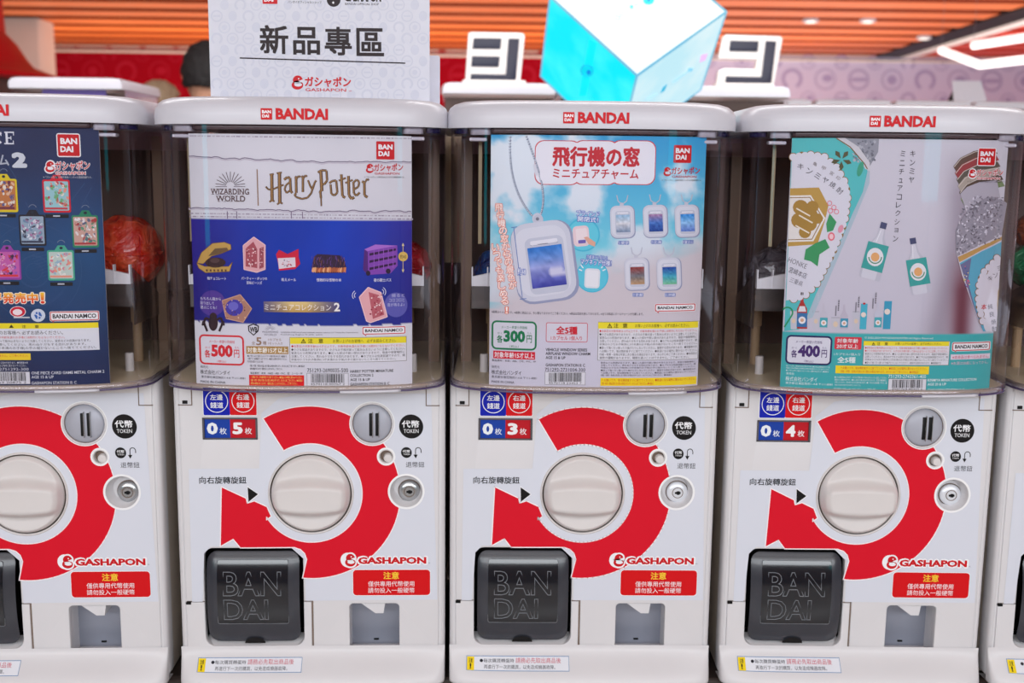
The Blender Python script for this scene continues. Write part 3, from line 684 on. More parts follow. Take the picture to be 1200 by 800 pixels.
    for sg in (-1, 1):
        for fxn in (gx, gx-.018): box('guide_fin', min(sg*fxn, sg*(fxn-.0014)), max(sg*fxn, sg*(fxn-.0014)), -.005, .003, .489, .5115, mat('guide_white', (236, 236, 244), .4), root)
        mesh_obj('guide_wing', [(sg*gx, .003, .508), (sg*gx, .003, .44), (sg*(gx+.006), .17, .44), (sg*(gx-.05), .0035, .462), (sg*(gx-.05), .0035, .50)], [(0, 1, 2), (0, 3, 4)] if False else [(0, 1, 2)], M_FROST, root)
        lathe('short_post', [(.0052, ZT+.004), (.005, .402), (.0042, .403)], M_CREAM, root, 16, 'z', (sg*.121, .030, 0))
        lathe('tall_post', [(.006, ZT+.004), (.0058, .430), (.0075, .431), (.0075, .470)], mat('post_tan', (188, 158, 122), .45), root, 16, 'z', (sg*.112, .10, 0))
    # ---- print on the front panel
    FILM = (213, 216, 227); FILM2 = (212, 212, 222)
    P = Print(L3, .00008, 3)
    P.poly([(543, 549), (624, 549), (628, 500), (629, 485), (650, 468), (680, 462), (720, 462), (826, 463), (824, 703), (683, 703), (672, 703), (672, 655), (655, 639), (565, 639), (557, 647), (553, 703), (541, 703)], FILM, 1)
    # red arrow ring with its white edge
    def ringpoly(R, r, grow):
        g = grow; pts = []
        for k in range(0, 61):
            a = math.radians(121+g*.8-(121+96.5+g)*k/60); pts.append((kx+R*math.cos(a), kz+R*math.sin(a)))
        for px, py in [(674.7, 655), (672.5, 648), (668, 643.5), (661, 641), (598.8, 641), (591, 631), (575.8, 639.3), (579.7, 569.8), (607.8, 583.3), (609, 589), (617, 586.5), (631.3, 593.2), (636, 604.7), (630.4, 608.6)]:
            pts.append(L3(px, py))
        for k in range(0, 61):
            a = math.radians(209+(121+360-209)*k/60-g*.3); pts.append((kx+r*math.cos(a), kz+r*math.sin(a)))
        return pts
    Rr, ri = .1075, .0613
    P.lpoly(ringpoly(Rr, ri, 0), RED, 3)
    pts = [L3(*q) for q in [(661, 641), (598.8, 641), (591, 631), (575.8, 639.3), (579.7, 569.8), (607.8, 583.3)]]
    def outline(uv, w_, col, l):
        for (xa, ya), (xb, yb) in zip(uv[:-1], uv[1:]):
            d = math.hypot(xb-xa, yb-ya) or 1e-6; nx_, ny_ = -(yb-ya)/d*w_/2, (xb-xa)/d*w_/2; ex, ey = (xb-xa)/d*w_*.4, (yb-ya)/d*w_*.4
            P._add([(xa+nx_-ex, ya+ny_-ey), (xb+nx_+ex, yb+ny_+ey), (xb-nx_+ex, yb-ny_+ey), (xa-nx_-ex, ya-ny_-ey)], [(0, 1, 2, 3)], col, l)
    pg = ringpoly(Rr, ri, 0); outline(pg+[pg[0]], .0013, (246, 236, 240), 4)
    P.lpoly(circ(cx_, cz_, .0272), (238, 238, 240), 5); P.lpoly(circ(bx_, bz_, .0112, 24), (238, 238, 240), 5); P.lpoly(circ(yx_-.002, yz_, .0222), (240, 240, 242), 5)
    P.poly([(609.5, 569), (623, 578.8), (610, 589)], WHITE, 5); P.poly([(610, 570.5), (621.8, 578.7), (610.4, 587.6)], (16, 16, 16), 6)
    film_cut = None
    P.text('向右旋轉旋鈕', 554.8, 558.3, 608.8, 566.3, BLK, 5, .018)
    # lane sticker
    P.rr(562, 450, 624.6, 487.6, 2, WHITE, 2); P.rr(562.8, 450, 593.2, 487, 1.5, (14, 30, 170), 3); P.rr(593.2, 450, 624, 487, 1.5, (216, 14, 24), 3)
    for cx, a, b in ((578.2, '左邊', '錢道'), (608.5, '右邊', '錢道')):
        P.ring(cx, 470.8, 13.2, .9, WHITE, 4, 36); P.text(a, cx-7.3, 462.8, cx+7.3, 469.4, WHITE, 4, .025); P.text(b, cx-7.3, 472, cx+7.3, 478.7, WHITE, 4, .025)
    # token circles
    P.ell(801.5, 501.2, 14, 14, (20, 18, 20), 3, 40); P.text('代幣', 791, 494.3, 810.8, 502.4, WHITE, 4, .03); P.text('TOKEN', 792.6, 504.3, 809.8, 508.7, WHITE, 4)
    P.ell(794.8, 531.5, 6.3, 6.3, (20, 18, 20), 3); P.text('代幣', 790.6, 528.3, 799, 531.8, WHITE, 4, .02); P.text('TOKEN', 791.2, 532.6, 798.6, 534.4, WHITE, 4)
    P.ring(808.6, 529, 3.6, .9, (20, 18, 20), 3, 16, 0, 180); P.rect(804.9, 528.8, 805.8, 535, (20, 18, 20), 3); P.rect(811.4, 528.8, 812.3, 532, (20, 18, 20), 3); P.poly([(802.9, 534), (807.8, 534), (805.3, 538.4)], (20, 18, 20), 3)
    P.text('退幣鈕', 793.6, 542.3, 815, 548.9, (40, 38, 42), 3, .005)
    # capsule wordmark
    P.ell(722.2, 656, 8.4, 8.6, WHITE, 5); P.otext('GASHAPON', 734, 652.8, 813, 660.9, KRED, WHITE, 6, .05, .17); capsule_icon(P, 725, 656.3, 6.6, KRED, WHITE, 7, WHITE)
    P.text('TM', 814, 659.6, 817, 661, (120, 120, 130), 6)
    P.rr(726.6, 667.2, 817, 697.9, 4, WHITE, 4); P.rr(727.2, 667.8, 816.4, 697.3, 4, (210, 10, 20), 5)
    P.text('注意', 762.6, 670.2, 780.4, 678.4, (246, 206, 60), 6, .03); P.text('僅供專用代幣使用', 744.4, 680.9, 798, 687.2, WHITE, 6, .012); P.text('請勿投入一般硬幣', 744.2, 688.5, 798, 694.6, WHITE, 6, .012)
    P.build('panel_print', root, holes=((kx, kz, .0497), (cx_, cz_, .0235), (bx_, bz_, .0080), (yx_-.002, yz_, .0196)))
    # caution strip on the lip
    P = Print(lambda a, b: mloc(3, a, b, -.0215), .00008, 1)
    P.raster(546.2, 774.6, 667.6, 787.6, 20, 6, lambda a, b: (120, 150, 190), 1); P.raster(547, 775.2, 667, 787, 20, 6, lambda a, b: (228, 230, 238), 2)
    P.raster(547, 775.2, 555.5, 787, 3, 6, lambda a, b: (240, 210, 20), 3); P.text('注意', 549, 776.5, 553.5, 780.5, BLK, 4, .02); P.text('！', 550.4, 781.3, 551.8, 785.5, BLK, 4, .04)
    P.text('●每次購買轉蛋時', 562, 776.9, 602.5, 780.4, (40, 40, 50), 4, .012); P.text('請務必先取出商品後', 604.5, 776.2, 658, 780.8, (200, 70, 90), 4, .0)
    P.text('再進行下一次的購買，以免造成機器故障。', 567, 782.2, 651, 785.8, (60, 60, 70), 4, .0)
    P.v = [(x, lip_y(x, z)-.0008+y, z) for x, y, z in P.v]; P.build('caution_strip', root)
    # brand on the lid
    lidf = lambda a, b: mloc(3, a, b, -.0735)
    P = Print(lidf, .00008, 1)
    square_logo(P, 660, 131.3, 13.2, 3); P.text('BANDAI', 677.2, 131.4, 737.6, 144.6, KRED, 3, .045)
    ly = lambda x: -.0728*max(0, 1-abs(x/.1665)**2.9)**(1/2.9)-.0004
    P.v = [(x, ly(x)+y, z) for x, y, z in P.v]; P.build('lid_print', root)
    return root

def add_lock(root, metal):
    yx_, yz_ = L3(793.8, 576.8, .012); m = M_METAL if metal else mat('lock_white', (222, 224, 230), .3, .2)
    o = lathe('lock', [(.0001, -.0052), (.0052, -.0052), (.0056, -.0046), (.0066, -.0046), (.0105, -.0040), (.0128, -.0018), (.0130, .0018)], m, root, 40, 'y', (yx_, 0, yz_), False, False)
    lathe('lock_groove', [(.0131, .0004), (.0140, .0012)], M_GAP, o, 40, 'y', (yx_, 0, yz_), False, False)
    bm = bmesh.new(); add_box(bm, yx_-.0034, yx_+.0036, -.0060, -.0050, yz_-.0013, yz_+.0013, .0003, 1); add_box(bm, yx_-.0012, yx_+.0024, -.0058, -.0050, yz_-.0024, yz_+.0022, .0003, 1); bm_obj('keyhole', bm, M_BLACK, o)
    lathe('key_ring', [(.0060, -.0050), (.0064, -.0053), (.0068, -.0050)], M_GAP, o, 32, 'y', (yx_, 0, yz_), False, False)
    o.location.y = .0150
    return o
def add_counter(root, num):
    P = Print(lambda a, b: L3(a, b), .00004, -30)
    P.rect(563, 491.2, 592.3, 514, (22, 62, 158), 1); P.rect(592.3, 491.2, 621.6, 514, (186, 20, 34), 1)
    P.text('0', 566.5, 496.6, 576.8, 508.8, (232, 236, 240), 2, .06); P.text('枚', 580, 502, 588, 509.4, (220, 225, 235), 2, .015)
    P.text(num, 596, 496.6, 605.6, 508.8, (238, 236, 238), 2, .06); P.text('枚', 609, 502, 617, 509.4, (232, 225, 228), 2, .015)
    return P.build('counter_digits', root)

def copy_tree(o, parent=None):
    c = o.copy(); COL.objects.link(c); c.parent = parent
    for ch in list(o.children): copy_tree(ch, c)
    return c
m3 = make_machine()
MACH = {3: m3}
for k in (2, 1, 4, 5): MACH[k] = copy_tree(m3)
LAB = {1: 'white capsule vending machine holding the navy poster of metal card charms, at the left edge',
       2: 'white capsule vending machine under the white sign card, violet-blue poster inside, counter showing 5',
       3: 'white capsule vending machine with the sky blue airplane window charm poster, counter showing 3',
       4: 'white capsule vending machine with the teal and grey bottle miniatures poster, counter showing 4',
       5: 'white capsule vending machine cut off by the right edge, green capsule inside'}
for k, o in MACH.items():
    x, y, a = MPOS[k]; o.location = (x, y, ZB); o.rotation_euler = (0, 0, a)
    tag(o, LAB[k], 'vending machine', 'capsule machines in the front row')
    add_lock(o, k in (1, 2)); add_counter(o, {1: '2', 2: '5', 3: '3', 4: '4', 5: '1'}[k])

# ---- stands and boards behind the row
struct(box('trim_1', -.86, .92, .345, .36, .733, 1.388, M_DARKBACK))
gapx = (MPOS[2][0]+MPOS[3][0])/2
struct(box('trim_2', gapx-.03, gapx+.03, .341, .3448, 1.22, 1.43, mat('gap_light_cream', (252, 232, 196), .5)))  # pale strip: light seen through the gap, put into its colour
st = box('display_stand', -.86, .92, .0, .34, 0, ZB-.002, M_STAND, None, .004, 1); tag(st, 'long dark stand carrying the front row of white machines', 'stand')

# ================================================================== POSTERS
def bend(x): return -.0612*max(0, 1-abs(x/.156)**2.7)**(1/2.7)
def poster(m, corners, label, raster, groups):
    """corners: photo pixels (tl, tr, bl, br)"""
    def ml(px, py):
        x, z = mloc(m, px, py, -.06)
        for _ in range(3): x, z = mloc(m, px, py, bend(x))
        return x, z
    c = [ml(*q) for q in corners]; x0 = (c[0][0]+c[2][0])/2; x1 = (c[1][0]+c[3][0])/2; zt = (c[0][1]+c[1][1])/2; zb = ZT+.0018
    xc = 0.0; mp = lambda a, b: (lambda q: (q[0], q[1]-zb))(ml(a, b))
    P = Print(mp, .00008, 0); raster(P, (x0, 0, x1, zt-zb))
    root = P.build('poster', None, bend=bend)
    a = MPOS[m][2]; root.location = (MPOS[m][0], MPOS[m][1], ZB+zb); root.rotation_euler = (0, 0, a)
    tag(root, label, 'poster', 'posters in the clear covers')
    # card thickness behind the print
    N = 26; vs = []; fs = []
    for i in range(N+1):
        x = x0+(x1-x0)*i/N; b = bend(x)+.0002; vs += [(x, b, 0), (x, b, zt-zb), (x, b+.0009, zt-zb), (x, b+.0009, 0)]
    for i in range(N):
        for k in range(4): fs.append((4*i+k, 4*i+4+k, 4*i+4+(k+1) % 4, 4*i+(k+1) % 4))
    fs += [(0, 1, 2, 3), (4*N, 4*N+3, 4*N+2, 4*N+1)]
    mesh_obj('card', vs, fs, mat('card_white', (222, 222, 228), .5), root)
    for name, fn in groups:
        Q = Print(mp, .00008, 14 if name == 'brand_mark' else 1); fn(Q); Q.build(name, root, bend=bend)
    return root
def fbm(x, y, s=1., seed=0, o=4): return noise.fractal(Vector((x*s, y*s, seed)), 1., 2., o)

# ---------------------------------------------------------------- poster 2: violet-blue, wizard miniatures
def r2(P, full):
    def fn(a, b):
        yy = 157 + b*300
        if yy < 256.5 or (yy > 380 + 1.5*fbm(a*22, 0, 1, 5) + 3*math.sin(a*2.4)-1.5):
            g = 1 if yy < 256.5 else .9
            v = 214+4*fbm(a*4, b*5, 1, 2); return (v*g+g*0, v*g, (v+9)*g) if yy < 256.5 else (216, 216, 226)
        t = (yy-256)/124; edge = abs(a-.52)*2
        c = mix((4, 56, 176), (52, 40, 146), max(0, edge-.3)*1.3); c = mix(c, (36, 40, 112), max(0, t-.35)*.9*(1-edge*.5))
        n = fbm(a*3+b, b*1.2, 1, 8)*16; return (c[0]+n*.6, c[1]+n*.5, c[2]+n)
    P.raster(0, 0, 0, 0, 130, 150, fn, 0, full)
PUR = (120, 106, 132)
def g2_head(P):
    rr = random.Random(2)
    for y0, dy in ((157.5, 4), (248.2, 8)):
        n = 1 if dy < 5 else 2
        for r in range(n):
            x = 222
            while x < 482:
                w_ = rr.uniform(1, 5); sl = (x-222)*.012
                P.rect(x, y0+1+r*3.6+sl, x+w_, y0+2.4+r*3.6+sl, rr.choice([(176, 168, 184), (188, 182, 194), (160, 150, 168)]), 2); x += w_+rr.uniform(.6, 2)
    P.rect(266, 247.5, 267, 256, PUR, 3); P.rect(277, 247.5, 278, 256, PUR, 3); P.rect(341, 248, 342, 256, PUR, 3); P.rect(354, 248, 355, 256, PUR, 3)
    for y0, y1, sd in ((183, 189.5, 1), (243, 247.5, 2)):
        pts = [(221+x, y0+(y1-y0)*min(1, x/150)+1.3*fbm(x*.08, sd, 1, sd)*2) for x in range(0, 262, 3)]; P.line(pts, 1.0, PUR, 3); P.line([(a, b+1.6) for a, b in pts], 1.1, (196, 188, 202), 2)
    for k in range(11):
        a = math.radians(8+164*k/10); P.line([(270+5*math.cos(a), 217.5-4.5*math.sin(a)), (270+17.5*math.cos(a), 217.5-16.5*math.sin(a))], .8, (96, 82, 92), 3)
    P.line([(252.5, 218.6), (266, 218.6)], .7, (96, 82, 92), 3); P.line([(274, 218.6), (287.5, 218.6)], .7, (96, 82, 92), 3)
    for s_, x0, y0, x1, y1 in (('WIZARDING', 247, 221, 292, 227.8), ('WORLD', 253.2, 229.2, 287.6, 236.2)):
        P.text(s_, x0, y0, x1, y1, (96, 74, 78), 3, .02)
        n = len(s_)
        for k in range(n): xx = x0+(x1-x0)*(k+.5)/n; P.rect(xx-1.6, y1-.5, xx+1.6, y1, (96, 74, 78), 3); P.rect(xx-1.6, y0, xx+1.6, y0+.45, (96, 74, 78), 3)
    P.line([(301.3, 198.3), (302.6, 241)], 1.3, (150, 118, 96), 3)
    G = (158, 120, 74); D = (78, 52, 44)
    st = [([(316, 204.6), (321, 203.8)], 1.2), ([(318.5, 204.5), (319, 236)], 3), ([(315.8, 236.5), (319, 234.5), (321.8, 236)], 1.3), ([(324.3, 203), (330.4, 202)], 1.2), ([(327.5, 202.5), (328, 238)], 3.3), ([(324.8, 239.5), (328, 237), (331.3, 238.5)], 1.3),
          ([(311.5, 218.6), (314.5, 222), (320, 221.7), (328, 218.2), (332.5, 216.4)], 1.2), ([(333, 210.4), (336.8, 207.6), (340, 208.4), (340.8, 223.6), (342.6, 226.2)], 2.2), ([(340, 213), (335, 217), (333.6, 222), (336, 226), (340, 223)], 1.4),
          ([(345.6, 207), (347, 208), (347.3, 226)], 2.3), ([(347, 210.4), (350, 206), (352.2, 207.6)], 1.4), ([(353.6, 206), (355, 208), (355, 225)], 2.1), ([(355, 210), (358, 205.2), (360, 207)], 1.4),
          ([(361, 211), (363.6, 218), (366.3, 222), (369, 213.4), (370.8, 211.4)], 1.5), ([(367.4, 217), (365, 226), (360.4, 231.6), (354, 233), (347.4, 231), (345, 228), (347.5, 226.6)], 1.5),
          ([(376, 201), (377.2, 224)], 3), ([(377, 222), (374.6, 226)], 2.2), ([(375.4, 224), (376.2, 232)], 2), ([(376.2, 231), (376.6, 241.5)], 1), ([(372.5, 202), (377, 199.4), (382.6, 199.8), (383.4, 211.5), (380, 216), (377, 215.4)], 1.9),
          ([(386, 214.6), (389.4, 212), (394, 211.4), (395.4, 225.6), (392, 229), (388.4, 227), (387.4, 216)], 1.8), ([(400, 204.2), (401.4, 229.6), (404.6, 231.6)], 2.3), ([(397, 211.6), (405.4, 208.4)], 1.3),
          ([(408.4, 206), (409, 228.6), (412, 233), (415.2, 230.8)], 2.5), ([(404.6, 214.4), (413.4, 210.8)], 1.3), ([(413.6, 214.4), (418, 210.4), (421, 213), (420, 218.8), (415, 221.8)], 1.6), ([(414.2, 213), (414.8, 226.6), (418, 229.2), (421.6, 225.4)], 1.8),
          ([(424.4, 212.4), (427, 214), (427.2, 228.8), (430.8, 231.2)], 2.3), ([(427, 215), (430.4, 209.4), (432.4, 211.4)], 1.4)]
    for pts, w_ in st: P.line(pts, w_+.9, D, 3); P.line([(a-.2, b) for a, b in pts], w_*.62, G, 5)
    brand_block(P, 441, 165.6, 21.2)
def shape(P, pts, col, l=2, oc=None, ow=.8):
    P.poly(pts, col, l)
    if oc: P.line(pts+[pts[0]], ow, oc, l+1)
def speck(P, x0, y0, x1, y1, n, cols, l, sd, s=(.8, 2.2)):
    rr = random.Random(sd)
    for _ in range(n): P.ell(rr.uniform(x0, x1), rr.uniform(y0, y1), rr.uniform(*s), rr.uniform(*s)*.8, rr.choice(cols), l, 7, rr.uniform(0, 180))
def g2_goods(P):
    GO = (196, 158, 84); GD = (120, 86, 52)
    shape(P, [(231, 308), (236, 296), (249, 285), (263, 283.6), (270.5, 286.5), (271, 292), (258, 297.5), (248, 300), (238, 309)], GO, 3, GD, .6); shape(P, [(252, 291), (266, 290), (268, 293), (257, 297.5), (244, 300)], (112, 88, 60), 4)
    shape(P, [(230.5, 308), (240, 312), (268, 312), (272.5, 307), (269, 318), (241, 319.5), (233, 314)], GO, 3, GD, .6); P.ell(252.5, 307.5, 12, 6, (60, 40, 44), 4); P.ell(252, 305, 5.5, 3, (88, 64, 66), 5)
    for k in range(6): P.rect(241.5+k*4.4, 315.4, 243.6+k*4.4, 318, (104, 74, 50), 5)
    PK = (226, 170, 176)
    shape(P, [(285, 287.5), (297.5, 277.5), (310.8, 287), (310.8, 315.5), (301, 319), (286, 315.5)], PK, 3, (240, 206, 208), .9); shape(P, [(288, 291), (297, 283), (301.5, 292), (301.5, 314), (288, 312)], (172, 82, 94), 4); shape(P, [(304, 291), (309, 289), (309, 313), (304, 315)], (160, 78, 92), 4)
    speck(P, 289, 290, 300.5, 312, 34, [(236, 200, 204), (120, 40, 60), (200, 120, 130), (246, 226, 226)], 5, 4, (.5, 1.3)); speck(P, 304.5, 291, 308.5, 313, 14, [(236, 200, 204), (120, 40, 60)], 5, 5, (.4, 1))
    RE = (206, 30, 62)
    shape(P, [(323.5, 298), (327, 292.5), (337, 297.5), (350, 291.5), (350, 301), (352, 309), (346, 315), (327, 317), (326, 308)], RE, 3); shape(P, [(325.5, 302.5), (346, 301.5), (346.5, 312.5), (327, 315)], (226, 214, 222), 4); speck(P, 328, 304, 344, 312, 18, [(190, 50, 80), (120, 110, 130)], 5, 6, (.4, 1.1))
    shape(P, [(368, 301), (372, 297.5), (398, 299), (403, 304), (406, 314), (402, 319.5), (370, 320), (365, 314)], (52, 34, 60), 3)
    rr = random.Random(9)
    for k in range(46): x = rr.uniform(366, 405); y = rr.uniform(298, 312); P.line([(x, y), (x+rr.uniform(-1.6, 1.6), y+rr.uniform(3, 6))], .5, rr.choice([(110, 70, 150), (40, 22, 44), (150, 90, 70), (76, 48, 110)]), 4)
    for k in range(16): x = 366+2.5*k; P.poly([(x, 314+rr.uniform(-1, 1)), (x+2.4, 313), (x+1.6, 319.5), (x-.8, 318)], rr.choice([(216, 130, 84), (170, 92, 60), (232, 170, 120)]), 5)
    PB = (132, 70, 176)
    shape(P, [(427, 292), (465.5, 287.6), (466, 311), (458, 320), (431, 322), (425.5, 316)], PB, 3); shape(P, [(427, 292), (431, 295), (431.5, 322), (425.5, 316)], (84, 36, 120), 4); shape(P, [(427, 292), (440, 286.4), (465.5, 287.6), (431, 294)], (172, 110, 206), 4)
    for r in range(3): P.poly([(433, 296.6+r*8.4), (464, 290.8+r*8.2), (464, 293.4+r*8.2), (433, 299.6+r*8.4)], (52, 22, 70), 5)
    for k in range(5):
        for r in range(3): P.rect(438+k*5.6, 290+r*8.3-k*.7+3, 438.7+k*5.6, 300+r*8.3-k*.7, (160, 96, 196), 6)
    P.ell(431.5, 320, 2.6, 3, (40, 26, 52), 5); P.ell(455, 317.5, 2.8, 3, (40, 26, 52), 5)
    W_ = (226, 226, 240)
    for t, x0, y0, x1, y1 in (('蛙チョコレート', 243, 324.2, 265, 327.8), ('バーティー・ボッツの', 283, 324.4, 313, 328), ('百味ビーンズ', 289, 329.4, 307, 333), ('吼えメール', 330, 325.8, 347, 329.4), ('怪物的な怪物の本', 371, 326, 400, 329.8), ('夜の騎士バス', 438, 326, 458.5, 330)): P.text(t, x0, y0, x1, y1, W_, 3, .02)
    P.line([(472.3, 286), (472.3, 318)], .7, (222, 196, 130), 3); P.poly([(470.8, 288), (472.3, 284.4), (473.8, 288)], (230, 216, 170), 3); P.poly([(470.8, 315.6), (472.3, 319.4), (473.8, 315.6)], (230, 216, 170), 3); P.ell(472.4, 300.4, 5.6, 5.6, (222, 186, 96), 4); P.text('約43', 469, 298, 476, 303, (70, 44, 30), 5)
    P.ell(249, 355, 15, 15, (84, 60, 150), 3, 30)
    for k, t in enumerate(('もちろん箱から', '取り出して', '遊ぶことも！')): P.text(t, 235, 348+k*5, (259, 251, 254)[k], 351.8+k*5, W_, 4, .01)
    shape(P, [(260.5, 352), (281.5, 345), (295, 361.5), (285, 377.5), (265, 373)], (176, 128, 110), 4, (208, 164, 140), .9); P.ell(274.6, 360.4, 10.4, 9.6, (70, 62, 168), 5); P.ell(273.5, 358.5, 6, 5, (110, 106, 200), 6)
    speck(P, 262, 350, 290, 374, 30, [(96, 58, 54), (226, 190, 160)], 5, 12, (.5, 1.1))
    P.raster(309, 353.4, 398, 365.8, 30, 1, lambda a, b: mix((196, 156, 84), (46, 50, 126), abs(a-.46)*1.9-.18) if b > .4 else mix((232, 206, 140), (46, 50, 126), abs(a-.46)*1.9-.18), 3)
    P.text('ミニチュアコレクション', 310, 356.4, 388, 363.6, (250, 246, 240), 4, .006); P.text('2', 391.5, 354.6, 398.5, 364.6, (250, 246, 240), 4, .03)
    shape(P, [(421, 348), (431.5, 336.5), (446.5, 342.5), (454, 371), (434, 378), (429.5, 376)], (230, 172, 178), 4, (244, 212, 214), .9); shape(P, [(432, 342), (444, 345.5), (450.5, 368.5), (437, 373.5)], (186, 96, 108), 5); speck(P, 434, 345, 448, 370, 34, [(240, 206, 210), (150, 40, 66), (250, 232, 232)], 6, 14, (.5, 1.4))
    for r in (4, 6.4): P.ring(419, 346, r, .7, W_, 3, 10, 120, 220); P.ring(446, 342, r, .7, W_, 3, 10, -40, 60)
    P.ell(464, 357, 13.5, 14.5, (92, 92, 176), 2, 26)
    for k, t in enumerate(('振ると', 'コロコロと', '音が鳴るよ♪')): P.text(t, (459, 456, 454)[k], 344+k*5.4, 474, 348+k*5.4, (200, 200, 232), 4)
    BR = (52, 36, 44)
    P.ell(250, 378, 5.4, 9.5, BR, 6); P.ell(250, 370.5, 4.2, 4.4, BR, 6)
    for sg in (-1, 1): P.line([(250+sg*3, 375), (250+sg*9, 372), (250+sg*11, 378), (250+sg*7, 388)], 2.6, BR, 6); P.line([(250+sg*9, 379), (250+sg*13, 381), (250+sg*12, 376)], 1.4, BR, 6)
def g2_info(P):
    W_ = (216, 216, 226)
    # shield emblem
    P.poly([(290.5, 381.5), (297, 378.8), (303.6, 381.5), (303, 388), (297.2, 393.2), (291.2, 388)], BLK, 4); P.poly([(292, 382.4), (297, 380.2), (302.2, 382.4), (301.7, 387.6), (297.2, 391.6), (292.5, 387.6)], W_, 5)
    P.text('WB', 292.8, 382.8, 301.6, 389.2, BLK, 6, .04)
    for k in range(9): a = math.radians(15+150*k/8); P.line([(316.5+2*math.cos(a), 386.8-2*math.sin(a)), (316.5+6.4*math.cos(a), 386.8-6*math.sin(a))], .4, (140, 136, 150), 3)
    P.text('WIZARDING', 307, 387.6, 326, 390, (120, 116, 130), 3); P.text('WORLD', 309.4, 390.8, 324, 393.2, (120, 116, 130), 3)
    P.text('WIZARDING WORLD and all related trademarks, characters, names are © & ™ Warner Bros. Entertainment Inc.', 329, 388.6, 420, 390.4, (90, 88, 100), 3); P.text('Publishing Rights © JKR. (s24)', 329, 391.2, 378, 393, (90, 88, 100), 3)
    price_box(P, 233.6, 392.4, 286.2, 427.6, '500', (214, 44, 56), (220, 220, 230))
    GB = (150, 120, 96); P.text('全', 295, 399.6, 299, 403.8, GB, 3); P.text('5', 300.2, 395, 306.6, 404.4, GB, 3, .02); P.text('種', 308, 399.6, 312.2, 403.8, GB, 3); P.text('1カプセル', 314.4, 396.2, 330, 399.4, GB, 3); P.text('1セット入り', 314.4, 400.6, 331, 403.8, GB, 3)
    P.rect(288.6, 405.6, 338, 414.6, (176, 140, 84), 2); P.text('対象年齢15才以上', 290, 407, 336.8, 413.4, (250, 248, 240), 3, .02)
    fine_lines(P, 290, 415.6, 336, 425, 3, BLK, 3, 5, .4); fine_lines(P, 293, 427, 357, 433.6, 2, BLK, 3, 7, .6); P.text('製品素材：本体：MABS・ABS・PVC、他：シール・PP', 293.5, 435.8, 354.6, 438.6, BLK, 3)
    P.rect(292, 439.4, 356.4, 451.6, (222, 26, 36), 2); fine_lines(P, 294, 440, 354.5, 451, 3, (250, 222, 120), 3, 6, .9)
    P.text('発売元', 235, 428, 244, 431.2, (60, 60, 70), 3); P.text('株式会社バンダイ', 235, 433.6, 269.5, 438.8, BLK, 3, .01); P.text('東京都台東区駒形1-4-8 〒111-8081', 236, 440.8, 287.4, 443.8, (70, 70, 80), 3); P.text('MADE IN CHINA', 235, 446, 264.4, 448.8, BLK, 3)
    namco(P, 424.8, 382.6, 475, 391.4)
    notice(P, 340, 395.6, 476, 423.8, 402.8, 5)
    P.text('751293-2690035-500', 360, 431.4, 408, 436, BLK, 3); barcode(P, 360, 437.4, 408, 451.6, '4570118 00767 2', 3)
    for k, t in enumerate(('HARRY POTTER MINIATURE', 'COLLECTION 2', 'AGE 15 & UP', 'GASHAPON STATION II: C')): P.text(t, 410.4, 433+k*5, (461, 437.6, 433.6, 456.6)[k], 436.2+k*5, BLK, 3, .012)
poster(2, [(219, 156.5), (484, 159.5), (232, 452), (481.5, 457)], 'violet-blue poster of wizard-themed miniatures priced 500 yen', r2, [('headline', g2_head), ('product_pictures', g2_goods), ('small_print', g2_info)])

# ---------------------------------------------------------------- poster 3: sky blue, airplane window charm
def r3(P, full):
    def fn(a, b):
        yy = 158+b*300
        t = b/.69
        c = mix((52, 158, 214), (120, 206, 226), min(1, t*1.6)); n = fbm(a*3.4+1.2, b*4.4, 1, 11, 6)
        if b < .66:
            cl = max(0, min(1, (n+.12+.35*(t-.3))*2.6)); c = mix(c, mix((226, 236, 246), (206, 214, 226), t), cl)
        d = b - (.50 - .10*a + .12*(a-.5)**2*4*(1 if a < .5 else .2) - .25*max(0, a-.72)**1)
        if d > 0 or b > .66:
            c = mix(c, (206, 198, 206), min(1, max(d, 0)*10)); 
        if b > .68: c = mix((206, 198, 206), (206, 204, 220), (b-.68)*8)
        return c
    P.raster(0, 0, 0, 0, 130, 150, fn, 0, full)
def window_pic(P, cx, cy, w_, h, rot, kind, l):
    a = math.radians(rot); cols = {'fuji': ((40, 120, 206), (150, 160, 216), (54, 60, 160)), 'tokyo': ((150, 190, 222), (214, 214, 222), (120, 140, 170)), 'eve': ((176, 130, 170), (60, 110, 190), (20, 60, 140)), 'sky': ((50, 140, 220), (140, 190, 236), (90, 120, 200)), 'fall': ((150, 60, 60), (110, 110, 120), (190, 150, 110)), 'isle': ((30, 70, 160), (60, 160, 190), (120, 190, 150))}[kind]
    n = 10; uv = []; cl = []
    for j in range(n+1):
        for i in range(n+1):
            x, y = (i/n-.5)*w_, (j/n-.5)*h; uv.append(P.mp(cx+x*math.cos(a)-y*math.sin(a), cy+x*math.sin(a)+y*math.cos(a)))
            t = j/n; c = mix(cols[0], cols[1], t*2) if t < .5 else mix(cols[1], cols[2], t*2-1); q = fbm(i*.5, j*.9, 1, len(kind)*3)*34; c = tuple(max(0, min(255, v+q)) for v in c)
            if kind == 'fuji' and abs(t-.62-.25*abs(i/n-.75)) < .07 and i > n*.5: c = (206, 206, 232)
            cl.append(c)
    P._add(uv, [(j*(n+1)+i, (j+1)*(n+1)+i, (j+1)*(n+1)+i+1, j*(n+1)+i+1) for j in range(n) for i in range(n)], cl, l)
